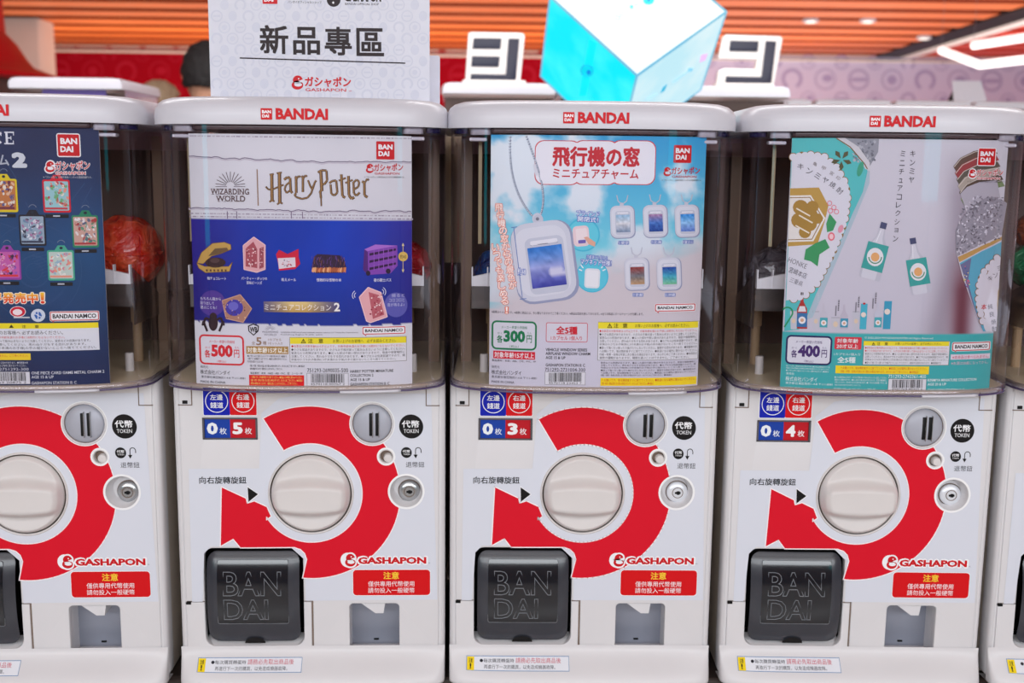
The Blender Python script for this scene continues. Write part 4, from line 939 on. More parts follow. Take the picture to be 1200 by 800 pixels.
def charm(P, cx, cy, w_, h, rot, kind, l, wo=(0, .08), ws=(.60, .55)):
    a = math.radians(rot); r = w_*.27
    O = lambda x, y: (cx+x*math.cos(a)-y*math.sin(a), cy+x*math.sin(a)+y*math.cos(a))
    P.ell(*O(0, -h*.53), w_*.085, w_*.085, (196, 198, 214), l); P.rrot(cx+w_*.02, cy+h*.015, w_*1.05, h*1.03, r, rot, (150, 156, 186), l); P.rrot(cx, cy, w_, h, r, rot, (206, 208, 222), l+1)
    P.rrot(*O(-.01*w_, 0), w_*.86, h*.88, r*.85, rot, (216, 218, 230), l+2); P.rrot(*O(wo[0]*w_, wo[1]*h-.02*h), w_*ws[0]*1.12, h*(ws[1]+.2), r*.4, rot, (196, 200, 216), l+3)
    window_pic(P, *O(wo[0]*w_, wo[1]*h), w_*ws[0], h*ws[1], rot, kind, l+4)
    P.rrot(*O(wo[0]*w_, (wo[1]-ws[1]/2-.055)*h), w_*.46, h*.055, h*.02, rot, (228, 228, 238), l+4); P.rrot(*O(wo[0]*w_, (wo[1]-ws[1]/2-.03)*h), w_*.46, h*.014, h*.005, rot, (150, 150, 172), l+4)
def g3_head(P):
    for l, g, c in ((2, 0, (206, 60, 72)), (3, .9, (232, 232, 242))):
        for q_, (x0, x1) in enumerate(((626.6, 680), (672, 724), (716, 768.4))): P.rr(x0+g, 164.4+g, x1-g, 216.6-g, 10, c, l+.2*q_)
        if l == 3: P.rr(633, 167.5, 763, 213.5, 6, c, 4)
    P.text('飛行機の窓', 648, 172.4, 749, 194.6, (196, 44, 58), 6, .05); P.text('ミニチュアチャーム', 648, 198.2, 748, 209.4, (190, 40, 54), 6, .03)
    brand_block(P, 789.4, 170, 20.8)
    # ball chains
    def bez(p0, p1, p2, p3, n):
        out = []
        for k in range(n+1): t = k/n; out.append(tuple((1-t)**3*a+3*(1-t)**2*t*b+3*(1-t)*t*t*c+t**3*d for a, b, c, d in zip(p0, p1, p2, p3)))
        return out
    for pts in (bez((598, 161), (596, 205), (606, 232), (623, 252), 36), bez((617, 160), (630, 195), (642, 225), (634, 250), 36)):
        for k, (x, y) in enumerate(pts): P.ell(x, y, 1.45, 1.45, (120, 132, 158) if k % 2 else (150, 160, 182), 3, 8); P.ell(x-.4, y-.4, .6, .6, (236, 240, 246), 4, 6)
    P.rrot(627.5, 199, 3.2, 14, 1.4, -12, (214, 216, 228), 5)
def g3_goods(P):
    P.ell(683.4, 275, 19.6, 19.6, (70, 186, 216), 2, 40); P.ell(694, 323.6, 19, 19, (70, 186, 216), 2, 40); P.ell(683.4, 275, 18, 18, (100, 204, 226), 3, 40); P.ell(694, 323.6, 17.6, 17.6, (92, 198, 222), 3, 40)
    P.rrot(681, 276.5, 19, 24, 5, -5, (232, 206, 212), 4); P.rrot(681.5, 276, 13, 17, 2, -5, (238, 222, 226), 5); P.rrot(682, 283, 9, 4, 1, -5, (110, 96, 180), 6)
    P.poly([(684, 278), (688, 277), (698, 284), (697, 289), (690, 286)], (226, 170, 150), 7)
    P.rrot(694, 326, 18, 23, 4, 3, (222, 224, 232), 4); P.rrot(694, 326, 14, 19, 2, 3, (234, 234, 240), 5)
    for sg in (-1, 1): P.line([(694+sg*10.5, 314), (694+sg*13.5, 310)], 1.2, WHITE, 4); P.line([(694+sg*12, 317), (694+sg*15.6, 315.4)], 1.2, WHITE, 4)
    # big charm
    P.ell(629.6, 256, 6, 6.6, (206, 208, 222), 3); P.ell(629.8, 256.4, 2, 2, (120, 122, 140), 4)
    charm(P, 637, 305.5, 70, 92, -7.5, 'fuji', 4, (.045, .075), (.58, .52))
    P.line([(602, 267), (612, 348)], .8, (96, 126, 190), 9); P.line([(599, 266.5), (606, 265.7)], .8, (96, 126, 190), 9); P.line([(609, 350.5), (617, 349.5)], .8, (96, 126, 190), 9)
    P.otext('約48', 606.5, 314, 616, 322, WHITE, (30, 90, 190), 10, .02, .12)
    B = (36, 96, 196)
    P.otext('ブラインド', 675.6, 247, 702.6, 253.4, WHITE, B, 6, .02, .13, rot=4); P.otext('開閉式！', 677, 254, 701, 260, WHITE, B, 6, .02, .13, rot=4)
    P.otext('冷蔵庫にも貼れる', 687, 299, 712, 303.6, WHITE, B, 6, .01, .12, rot=4); P.otext('マグネット仕様！', 680.5, 304, 716.5, 310.6, WHITE, B, 6, .02, .13, rot=4)
    OR = (234, 120, 90); W_ = (250, 240, 236)
    t1 = '飛行機の窓からの景色が'; P.vtext(t1, [(584.6+1.62*k, 243+9.1*k) for k in range(len(t1))], 8.6, W_, 6, .02, 0, OR)
    t2 = 'いつでも楽しめる'; P.vtext(t2, [(580.6+1.55*k, 290+8.9*k) for k in range(len(t2))], 8.4, W_, 6, .02, 0, OR); P.otext('！', 592.6, 359.5, 595, 367, W_, OR, 6, .02, .09)
    for cx, cy, kd, nm in ((729.2, 259.6, 'tokyo', '①東京'), (767.6, 258.8, 'eve', '②北海'), (804.8, 258.6, 'sky', '③富士山'), (746, 320.6, 'fall', '④京都'), (783.7, 320.6, 'isle', '⑤沖縄')):
        for sg in (-1, 1): P.line([(cx+sg*6.5, cy-31), (cx+sg*5, cy-24), (cx+sg*1, cy-21)], 1.2, (190, 192, 208), 3)
        charm(P, cx, cy, 28, 37.6, -2, kd, 3, (.03, .06), (.58, .54)); P.rr(cx-5, cy+22.5, cx+8, cy+27, 1, (110, 130, 190), 3); P.text(nm, cx-6, cy+22.9, cx+7.4, cy+26.7, (240, 240, 250), 4, .01)
def g3_info(P):
    P.text('※画像はイメージです。※画像と商品とは、多少異なりますのでご了承ください。※商品は改良を施しております。※全ての製品にボールチェーンが付属します。', 576, 365.6, 754, 368.8, (70, 68, 80), 3)
    namco(P, 767.6, 356, 814.6, 364.6)
    GR = (16, 120, 76); price_box(P, 576, 376, 629, 410, '300', GR, (212, 212, 224))
    P.rect(578, 411.6, 627, 420.6, (212, 32, 56), 3); P.text('対象年齢15才以上', 579.4, 412.8, 625.6, 419.4, WHITE, 4, .02); P.text('製品素材：本体：ABS、CPE、PVC、PP', 576.6, 421.6, 628, 424.2, BLK, 3)
    P.text('発売元', 576, 428, 585.4, 431.2, (70, 70, 80), 3); P.text('株式会社バンダイ', 576, 433.8, 611, 439, BLK, 3, .01); P.text('東京都台東区駒形1-4-8 〒111-8081', 576, 440.6, 629, 443.8, (80, 80, 90), 3); P.text('MADE IN CHINA', 576, 446, 602.6, 448.8, BLK, 3)
    P.frame(639.8, 378, 688.6, 400.8, 2, .7, (206, 60, 76), (212, 210, 222), 2); P.text('全5種', 652, 382.4, 676.4, 391.2, (204, 24, 46), 4, .045); P.text('1カプセル 1個入り', 645.6, 393.6, 682, 398.4, (204, 30, 50), 4, .015); P.line([(652, 391.8), (676, 391.8)], .4, (206, 60, 76), 4)
    for t, x1, y in (('VEHICLE WINDOW SERIES', 688, 408), ('AIRPLANE WINDOW CHARM', 691.6, 412.6), ('AGE 15 & UP', 662.6, 417.2), ('GASHAPON STATION II: C', 685.6, 426)): P.text(t, 639.4, y, x1, y+3.4, BLK, 3, .012)
    P.text('751293-2731004-300', 638.6, 431, 685.8, 435, BLK, 3); barcode(P, 638.8, 436, 685.6, 450.4, '4570118 23453 7', 5)
    notice(P, 701, 377.6, 818, 421.6, 385, 9); fine_lines(P, 704, 423.4, 815, 441, 6, [(60, 56, 66)]*6, 3, 2, .75)
    P.rect(703.6, 442.6, 816, 451.8, (246, 216, 30), 2); fine_lines(P, 705, 443.2, 815, 451.2, 2, (206, 60, 40), 3, 6, .55)
poster(3, [(576, 158), (827, 160.5), (572.5, 455), (818, 458.5)], 'sky blue poster of airplane window charms priced 300 yen', r3, [('headline', g3_head), ('product_pictures', g3_goods), ('small_print', g3_info)])

# ---------------------------------------------------------------- poster 4: teal and grey, miniature bottles
def r4(P, full):
    def fn(a, b):
        if b > .766: return (64, 172, 176)
        c = mix((206, 204, 216), (196, 192, 208), b); d = math.exp(-((a-.66-.02*b)/.09)**2)*.0
        c = mix(c, (150, 140, 156), min(1, math.exp(-((a-.74-.04*math.sin(b*5))/.07)**2)*max(0, min(1, (b-.02)*5))*.75)); c = mix(c, (112, 62, 76), math.exp(-((a-.80-.03*b)/.05)**2)*max(0, min(1, (b-.42)*6)))
        return c
    P.raster(0, 0, 0, 0, 110, 130, fn, 0, full)
TEAL = (84, 188, 192); GOLD = (168, 134, 62)
def scallop(P, path, r, col, l):
    for (xa, ya), (xb, yb) in zip(path[:-1], path[1:]):
        n = max(1, int(math.hypot(xb-xa, yb-ya)/(r*1.45)))
        for k in range(n): t = k/n; P.ell(xa+(xb-xa)*t, ya+(yb-ya)*t, r, r, col, l, 12)
def clipx(pts, f): return pts
def g4_left(P):
    Lx = lambda y: 928.2 - (y-162)*.0405      # left edge of the card
    # glass neck and bottle body
    P.poly([(985, 161.5), (1030, 163), (1029, 178), (1018.5, 196), (1005, 182)], (148, 150, 162), 2); speck(P, 1000, 165, 1026, 190, 50, [(120, 124, 138), (176, 178, 190), (104, 106, 120)], 3, 3, (.8, 2.4))
    P.poly([(980, 161.5), (990, 161.5), (1006, 172), (1019, 190), (1019.5, 200), (1014, 198), (1002, 178)], (206, 204, 212), 4)
    P.poly([(Lx(162), 161.7), (979, 161.5), (996, 172), (1013, 192), (1016.6, 200), (1011, 225), (999, 250), (985, 283), (971, 312), (956, 345), (944, 375), (936, 386), (Lx(388), 387.6)], TEAL, 3)
    P.poly([(1016.6, 200), (1011, 225), (999, 250), (985, 283), (956, 345), (944, 375), (952, 372), (975, 318), (1003, 253), (1019, 214), (1019, 200)], (170, 190, 204), 4)
    P.line([(980, 162), (996, 172), (1013, 192), (1016.4, 198)], 1.2, (120, 92, 50), 5)
    outl = [(Lx(184)+2, 184), (950, 181.5), (966, 184), (980, 196), (989, 212), (993, 232), (990, 256), (980, 284), (968, 310), (957, 332), (944, 345), (930, 350), (Lx(350)+3, 351)]
    scallop(P, outl, 5.2, (140, 108, 54), 5); scallop(P, outl, 4.4, (214, 214, 226), 6)
    P.poly([(Lx(184)+.6, 183)] + outl[1:-1] + [(Lx(350)+.6, 352)], (214, 214, 226), 6)
    P.poly([(Lx(221), 220.6), (959.5, 219.6), (970.6, 241), (966.6, 258), (958, 286), (Lx(288), 288.6)], (186, 150, 76), 7)
    P.poly([(Lx(230), 229), (950, 228.6), (967, 255.5), (953, 282.5), (Lx(283), 283.4)], (232, 228, 224), 8); P.poly([(Lx(231), 231), (949.2, 230.6), (964.6, 255.5), (951.6, 280.6), (Lx(281), 281.4)], (146, 112, 60), 9); P.poly([(Lx(232), 232), (948.6, 231.6), (963.4, 255.5), (951, 279.6), (Lx(280), 280.4)], (226, 222, 220), 10)
    for x, y, r in ((938, 243, 9), (952, 242, 7), (936, 258, 9), (948, 262, 9), (958, 256, 6), (943, 272, 7), (950, 252, 8)): P.ell(x, y, r*1.02, r, (166, 130, 60), 11, 14)
    for x, y in ((933, 244), (936, 252), (932, 264)): P.line([(x, y), (x+16, y+9)], 1.6, (232, 224, 206), 12)
    PK = (226, 110, 128); GN = (58, 150, 96)
    for x, y in ((972, 238), (977, 243), (980, 248), (973, 247)): P.ring(x, y, 3, .8, PK, 9, 12)
    P.poly([(968, 262), (972, 250), (980, 260), (976, 270), (969, 272)], GN, 9); P.ell(974, 277, 4, 5, PK, 9); P.ell(974, 277, 2.4, 3.2, (240, 200, 206), 10)
    P.poly([(955, 285), (967, 280), (972, 290), (960, 298), (958, 312), (950, 306), (942, 304), (944, 292)], GN, 10); P.ell(985, 268, 3, 5, (222, 150, 170), 8, 12, 20)
    for ch, x, y, an in zip('キンミヤ焼酎', (938, 948.5, 958, 967, 975.5, 984), (195, 200.5, 206, 211, 216.5, 223.5), (12, 18, 24, 28, 32, 40)): P.text(ch, x-3.6, y-3.4, x+3.6, y+3.4, (60, 56, 66), 8, 0, rot=an)
    for ch, x, y, an in zip('亀甲宮印', (955, 965, 974.5, 982), (192, 197, 203, 208.5), (20, 26, 32, 38)): P.text(ch, x-2.4, y-2.2, x+2.4, y+2.2, (120, 110, 110), 8, 0, rot=an)
    for k, t in enumerate(('HONKE', '宮崎本店')): P.text(t, 923+k*1, 305+k*11, 946, 311+k*12, (120, 118, 130) if k == 0 else (90, 88, 100), 8, 0, rot=22)
    P.text('三重県', 925, 327, 941, 333, (120, 118, 130), 8, rot=22)
    for a in range(0, 360, 72): t = math.radians(a+20); cx, cy = 986, 187; P.poly([(cx+1.5*math.cos(t), cy+1.5*math.sin(t)), (cx+9*math.cos(t-.32), cy+9*math.sin(t-.32)), (cx+12.6*math.cos(t), cy+12.6*math.sin(t)), (cx+9*math.cos(t+.32), cy+9*math.sin(t+.32))], (84, 82, 56), 7)
    P.ell(1008, 198, 3.4, 9, (64, 160, 130), 6, 16, 15); P.ring(922.6, 366, 7, 1.8, (40, 150, 100), 6, 16, -40, 150); P.line([(928, 369), (919, 383)], 1.8, (40, 150, 100), 6)
def g4_right(P):
    Rx = lambda y: 1180.6-(y-165)*.058
    # metal cap, glass neck, foil body, label
    ring_c = [(96, 74, 66), (150, 60, 66), (92, 86, 78), (170, 160, 150), (86, 70, 60), (120, 140, 96)]
    for k in range(6):
        y = 178+k*7.6; x = 1117+k*1.7; P.poly([(x, y+17), (x+8, y+7), (x+24, y-1), (x+48, y-5), (x+52, y+2), (x+28, y+7), (x+12, y+14), (x+4, y+24)], ring_c[k], 3+(k % 2)); P.line([(x+1, y+17.5), (x+9, y+7.6), (x+25, y), (x+48, y-4.2)], .8, (206, 196, 190), 6)
    P.poly([(1125, 227), (1133, 219), (1148, 213), (1168, 211), (1172, 232), (1150, 240), (1134, 252)], (176, 172, 186), 7)
    def foil(x0, y0, x1, y1, pts):
        P.poly(pts, (150, 146, 160), 7); rr = random.Random(4)
        for _ in range(420):
            t = rr.random(); x = rr.uniform(x0, x1); y = rr.uniform(y0, y1)
            if x > Rx(y)-2: continue
            if x < 1120+max(0, (252-y))*.8+max(0, y-268)*.0+1.5: continue
            if y > 300-(x-1121)*.42: continue
            v = rr.choice([96, 120, 140, 170, 196, 214]); P.ell(x, y, rr.uniform(.8, 2.2), rr.uniform(.5, 1.3), (v, v-4, v+10), 8, 6, rr.uniform(0, 180))
    foil(1120, 230, 1181, 300, [(1120, 292), (1120, 270), (1127, 256), (1136, 243), (1156, 231), (1170, 231), (1180, 238), (Rx(275)-.4, 275), (1150, 286), (1122, 300)])
    P.poly([(1119.4, 292), (1122, 300), (1150, 286), (Rx(275)-.4, 275), (Rx(388)-.4, 388), (1151, 388), (1139, 356), (1127, 322)], (206, 200, 214), 8)
    P.poly([(1122, 301), (1150, 288), (Rx(276)-.4, 277), (Rx(281)-.4, 281), (1150, 293), (1124, 307)], (190, 150, 90), 9)
    P.poly([(1124.4, 308), (1150, 294.4), (Rx(282)-.4, 283), (Rx(388)-.4, 388), (1151.6, 388), (1139.6, 356)], (92, 168, 196), 9)
    P.poly([(1125, 310), (1138, 302), (1134, 330), (1141, 356), (1150, 384), (1151.6, 388), (1139.6, 356)], (110, 112, 150), 10); speck(P, 1128, 312, 1137, 336, 22, [(206, 96, 130), (226, 206, 120), (236, 236, 240), (80, 90, 160)], 11, 6, (.6, 1.4))
    path = [(Rx(300)-5, 302), (1163, 308), (1153, 318), (1147, 334), (1146, 350), (1149, 368), (1153, 384)]
    scallop(P, path, 4.6, (132, 96, 60), 10); scallop(P, path, 3.8, (214, 210, 222), 11); P.poly(path+[(1155, 388), (Rx(388)-.4, 388), (Rx(301)-.4, 301)], (214, 210, 222), 11)
    P.poly([(1169, 341), (Rx(336)-.4, 338), (Rx(368)-.4, 366), (1168, 357)], (190, 160, 110), 12)
    for ch, x, y in zip('キンミ', (1160, 1166.4, 1171), (326, 322, 314)): P.text(ch, x-2.8, y-2.8, x+2.8, y+2.8, (80, 70, 80), 12, 0, rot=-30)
    P.text('本', 1149.6, 356, 1155.6, 362.6, (206, 50, 60), 12, .02)
    for ch, x, y in zip('純良焼酎', (1160, 1162, 1164, 1165), (359, 368, 377, 385)): P.text(ch, x-2.8, y-3, x+2.8, y+3, (60, 56, 80), 12, .01, rot=-8)
def bottle(P, x0, y0, x1, y1, lab, l=4, sc=1.):
    """a tilted clear bottle from its cap (x0, y0) to its base (x1, y1)"""
    dx, dy = x1-x0, y1-y0; L = math.hypot(dx, dy); ux, uy = dx/L, dy/L; nx, ny = -uy, ux
    Q = lambda t, w_: (x0+dx*t+nx*w_*L, y0+dy*t+ny*w_*L)
    prof = [(0, .055), (.06, .055), (.08, .05), (.25, .075), (.40, .165), (.5, .19), (.97, .19), (1, .17)]
    P.poly([Q(t, w_) for t, w_ in prof]+[Q(t, -w_) for t, w_ in prof[::-1]], (190, 190, 204), l); P.poly([Q(t, w_*.8) for t, w_ in prof[1:]]+[Q(t, -w_*.55) for t, w_ in prof[::-1][:-1]], (208, 208, 220), l+1)
    P.poly([Q(-.02, .055), Q(.09, .055), Q(.09, -.055), Q(-.02, -.055)], (70, 76, 112), l+2)
    P.poly([Q(.36, .185), Q(.84, .188), Q(.84, -.188), Q(.36, -.185)], (58, 160, 156), l+2); c = Q(.6, 0); P.ell(*c, L*.145, L*.16, (226, 226, 232), l+3, 20); P.ell(*c, L*.075, L*.08, (226, 168, 110), l+4, 14); P.ring(c[0], c[1], L*.12, L*.02, (80, 140, 110), l+4, 16, 180, 360)
    P.line([Q(.12, .02), Q(.34, .05)], .8, (236, 236, 244), l+2)
def g4_mid(P):
    BK = (52, 50, 60)
    for ch, x, y in zip('キンミヤ', (1069.6, 1069.2, 1068.6, 1068), (180, 190.5, 200.5, 210.5)): P.text(ch, x-3.1, y-3.4, x+3.1, y+3.4, BK, 3)
    for k, (ch, y) in enumerate(zip('ミニチュアコレクション', (180, 191, 201, 211.6, 220.6, 230.8, 240, 249.6, 259.8, 269.6, 279.6))): x = 1058-k*.86; h = 2.5 if ch in 'ュョ' else 3.3; P.text(ch, x-h*.9, y-h, x+h*.9, y+h, BK, 3)
    bottle(P, 1035.8, 262, 1018.4, 327, 0, 3); bottle(P, 1069.4, 280, 1080, 344, 0, 3)
    def glass(x0, y0, x1, y1, c=(196, 196, 208)): P.poly([(x0, y0), (x1, y0), (x1-.8, y1), (x0+.8, y1)], c, 3); P.ell((x0+x1)/2, (y0+y1)/2+1, (x1-x0)*.28, (x1-x0)*.34, (222, 200, 176), 4, 12); P.line([(x0, y0), (x1, y0)], .7, (150, 150, 166), 4)
    def mini(x0, y0, x1, y1, col, lab=(70, 168, 180)):
        w_ = x1-x0; c = (x0+x1)/2; P.poly([(c-w_*.12, y0), (c+w_*.12, y0), (c+w_*.16, y0+(y1-y0)*.25), (x1, y0+(y1-y0)*.45), (x1, y1), (x0, y1), (x0, y0+(y1-y0)*.45), (c-w_*.16, y0+(y1-y0)*.25)], col, 4)
        P.rect(x0, y0+(y1-y0)*.56, x1, y1-2, lab, 5); P.ell(c, y0+(y1-y0)*.76, w_*.36, w_*.36, (232, 230, 234), 6, 12); P.ell(c, y0+(y1-y0)*.76, w_*.18, w_*.18, (216, 170, 140), 7, 8)
    glass(925.8, 364, 934, 385.6); mini(933.8, 343, 945.8, 385, (172, 52, 48), (58, 116, 170)); P.rect(938.2, 342.4, 941.4, 345.6, (50, 34, 36), 6); P.poly([(935, 365), (944.6, 365), (943, 358.6), (937, 358.6)], (226, 222, 228), 6)
    glass(952, 365, 960, 385.4); mini(960.6, 355, 969.6, 385.4, (196, 192, 206)); glass(974, 372, 984, 385.4); mini(984.6, 357, 993.6, 385.4, (190, 184, 200), (62, 150, 180)); glass(999, 365, 1007, 385.4); glass(918.5, 0, 918.6, .1) if False else None
    P.rect(1008, 355.6, 1015.8, 385.6, (70, 176, 200), 4); P.ell(1011.8, 368.6, 3, 3, (230, 216, 206), 5); P.ell(1012.6, 355.6, 1.6, 1.2, (200, 40, 50), 6)
    mini(1024.4, 354, 1033, 385.4, (196, 196, 212)); P.rect(1035.4, 352.6, 1044.2, 385.4, (58, 156, 190), 4); P.ell(1039.6, 365, 3.4, 3.4, (230, 216, 206), 5)
    for x, y in ((955.5, 343), (979.5, 351), (1003, 347), (1023, 342.5)): P.rect(x+2.4, y, x+4, y+13, (110, 108, 120), 3); P.rect(x-.8, y+7, x+.7, y+19, (130, 128, 140), 3)
    for x, y in ((957.9, 343), (981.9, 351), (1005.4, 347), (1025.4, 342.5)):
        for k in range(5): P.rect(x, y+.4+k*2.6, x+1.6, y+.9+k*2.6, (206, 204, 216), 4)
def g4_info(P):
    W_ = (232, 242, 244); NV = (36, 40, 92)
    price_box(P, 920.6, 393, 974.8, 427.4, '400', NV, (218, 218, 230), (70, 44, 110))
    P.rr(978, 394.8, 1009.6, 409.2, 1.5, (214, 58, 74), 2); P.text('対象年齢', 981, 396.6, 1005.6, 401.6, W_, 3, .02); P.text('20才以上', 980.4, 403, 1005.6, 408, W_, 3, .02)
    P.text('1カプセル1個入り', 977.4, 413.4, 1008, 416.4, W_, 3); P.text('全5種', 981.4, 418, 1002.4, 425, W_, 3, .03)
    P.text('© 2022,2024 MIYAZAKIHONTEN All Rights Reserved.', 1013, 394.8, 1094, 397.6, W_, 3)
    notice(P, 1012, 400, 1112, 427.4, 405.2, 6, 2); P.rect(979, 428.8, 1088.6, 438, (246, 216, 40), 2); fine_lines(P, 985, 429.4, 1086, 437.4, 2, (210, 90, 50), 3, 6, .9)
    fine_lines(P, 921, 428, 972, 436, 3, [W_]*3, 3, 3, .98); P.text('発売元', 921.2, 436, 930.6, 439, W_, 3); P.text('株式会社バンダイ', 920.4, 441.4, 957.6, 446.8, W_, 3, .01); P.text('東京都台東区駒形1-4-8 〒111-8081', 920.4, 448, 975.6, 451, W_, 3); P.text('MADE IN CHINA', 919.6, 453, 940, 455.6, W_, 3)
    fine_lines(P, 978, 440.6, 1039, 452.6, 4, [W_]*4, 3, 1, .5); P.text('製品素材：本体：ABS、PVC、他：シール（材質：紙）', 977, 454.4, 1025.6, 457.4, W_, 3)
    namco(P, 1116, 401, 1160, 410.6); P.rect(1114, 414.8, 1160, 420.8, (226, 214, 228), 2); P.text('※本商品は食べられません。', 1116, 416, 1158.6, 420, (206, 50, 80), 3, .012); P.text('※お酒は20歳になってから。', 1114.6, 423, 1157.6, 427, (226, 190, 206), 3, .012)
    P.text('751293-2743361-400', 1041, 439, 1085, 443, W_, 3); barcode(P, 1041, 444, 1085, 457.6, '4582769 88355 6', 9)
    for t, x1, y in (('KINMIYA MINIATURE COLLECTION', 1144, 443.4), ('AGE 20 & UP', 1108.6, 448.4), ('GASHAPON STATION II: C', 1130, 455.2)): P.text(t, 1087, y, x1, y+3.2, W_, 3, .012)
def g4_brand(P): brand_block(P, 1146, 174, 19.6, True)
poster(4, [(927.5, 161.5), (1180.5, 165), (914.5, 458), (1160, 463)], 'teal and grey poster of miniature bottles priced 400 yen', r4, [('left_bottle_picture', g4_left), ('right_bottle_picture', g4_right), ('product_pictures', g4_mid), ('small_print', g4_info), ('brand_mark', g4_brand)])

# ---------------------------------------------------------------- poster 1: navy, metal card charms
def r1(P, full):
    def fn(a, b):
        c = mix((34, 44, 84), (30, 74, 120), math.exp(-((b-.5)/.3)**2)); n = fbm(a*3, b*4, 1, 21)*10; return (c[0]+n*.4, c[1]+n*.6, c[2]+n)
    P.raster(0, 0, 0, 0, 90, 110, fn, 0, full)
def g1_lines(P):
    rr = random.Random(8); c = (52, 84, 128)
    for r in (10, 18, 19, 40, 41.5, 56): P.ring(40, 318, r, .5, c, 1, 40)
    for k in range(10): P.line([(34+k*2, 296+k*3.5), (52+k*1.4, 291+k*3.5)], .6, c, 1)
    for k in range(16): x, y = rr.uniform(-60, 110), rr.uniform(170, 300); P.line([(x, y), (x+rr.uniform(10, 40), y+rr.uniform(-30, 30))], .5, c, 1)
def g1_head(P):
    W_ = (226, 228, 238)
    # slab-serif capitals drawn by hand
    def slab(x, letters, h0, h1, cw):
        for ch in letters:
            w_ = cw*.8; m_ = (h0+h1)/2; s_ = 2.6
            if ch == 'E':
                P.rect(x+1.5, h0, x+1.5+s_, h1, W_, 3); P.rect(x, h0, x+w_, h0+1.5, W_, 3); P.rect(x, h1-1.5, x+w_, h1, W_, 3); P.rect(x+2, m_-.7, x+w_*.72, m_+.7, W_, 3); P.rect(x+w_-1, h0, x+w_, h0+4.4, W_, 3); P.rect(x+w_-1, h1-4.4, x+w_, h1, W_, 3); P.rect(x+w_*.66, m_-2.2, x+w_*.66+.9, m_+2.2, W_, 3)
            elif ch == 'C': P.ring(x+w_*.52, m_, (h1-h0)/2, 2.7, W_, 3, 26, 45, 315); P.rect(x+w_*.84, h0+.4, x+w_*.84+1, h0+5, W_, 3)
            elif ch == 'I': P.rect(x+w_*.4, h0, x+w_*.4+s_, h1, W_, 3); P.rect(x+w_*.15, h0, x+w_*.9, h0+1.3, W_, 3); P.rect(x+w_*.15, h1-1.3, x+w_*.9, h1, W_, 3)
            elif ch == 'O': P.ring(x+w_*.5, m_, (h1-h0)/2, 2.6, W_, 3, 30)
            elif ch == 'N': P.rect(x+1, h0, x+2.6, h1, W_, 3); P.rect(x+w_-2.4, h0, x+w_-.8, h1, W_, 3); P.line([(x+1.8, h0), (x+w_-1.6, h1)], 2.4, W_, 3)
            elif ch == 'P': P.rect(x+1.5, h0, x+1.5+s_, h1, W_, 3); P.ring(x+w_*.42, h0+4, 4, 1.8, W_, 3, 16, -90, 90); P.rect(x, h1-1.3, x+7, h1, W_, 3)
            x += cw
    slab(-106, 'ONE PIECE', 154.2, 169, 13.9)
    SV = (176, 182, 196); P.text('ム', -2, 181.6, 10.4, 193.6, SV, 3, .03); P.text('メタルチャー', -76, 181, -4, 193, SV, 3, .03); P.text('2', 16, 180, 29.4, 195, (206, 212, 222), 3, .09)
    brand_block(P, 67.8, 157.4, 25.4, True, (200, 204, 214))
def g1_cards(P):
    def card(x0, y0, x1, y1, fr, pal, sd, ring_c=(40, 44, 60)):
        c = (x0+x1)/2; P.poly([(c-9, y0+2), (c-4, y0-5.6), (c+4, y0-5.6), (c+9, y0+2)], fr, 3); P.ell(c, y0-2.6, 2, 1.6, ring_c, 5)
        P.ring(c, y0-7, 5, .7, (120, 130, 150), 3, 14, 20, 160)
        P.rr(x0, y0, x1, y1, 2.4, fr, 4); P.rr(x0+2, y0+2, x1-2, y1-2.4, 1.4, pal[0], 5); rr = random.Random(sd)
        for _ in range(60):
            x, y = rr.uniform(x0+4, x1-4), rr.uniform(y0+4, y1-7); P.ell(x, y, rr.uniform(1, 3.2), rr.uniform(.8, 2.4), rr.choice(pal), 6, 7, rr.uniform(0, 180))
        P.rect(x0+3, y1-6, x1-3, y1-3.6, pal[1], 7); P.rr(x0+3, y1+2, x1-2, y1+6.2, .6, (26, 28, 34), 4); P.rect(c-4, y1+3.2, c+4, y1+4.8, (190, 194, 206), 5)
    card(-12, 209.4, 20.6, 248.4, (222, 200, 40), [(190, 120, 70), (110, 50, 70), (220, 180, 150), (90, 90, 140), (226, 220, 210)], 1)
    card(50.4, 210.4, 82.6, 249, (206, 34, 52), [(150, 196, 206), (190, 70, 80), (226, 216, 200), (110, 170, 120), (226, 150, 130)], 2)
    card(22.6, 251.4, 53.8, 288, (34, 36, 48), [(150, 170, 190), (60, 66, 88), (216, 220, 230), (110, 140, 170), (170, 120, 160)], 3)
    card(84.6, 252, 115.6, 290, (40, 130, 96), [(200, 160, 150), (170, 60, 66), (226, 222, 226), (90, 100, 130), (70, 150, 120)], 4)
    card(-8, 293, 24.6, 327.6, (150, 66, 160), [(196, 96, 170), (214, 60, 70), (226, 170, 210), (60, 40, 70), (150, 90, 190)], 5)
    card(56, 293, 87.4, 328.6, (72, 168, 140), [(190, 206, 200), (226, 150, 130), (220, 120, 140), (226, 226, 222), (150, 180, 200)], 6)
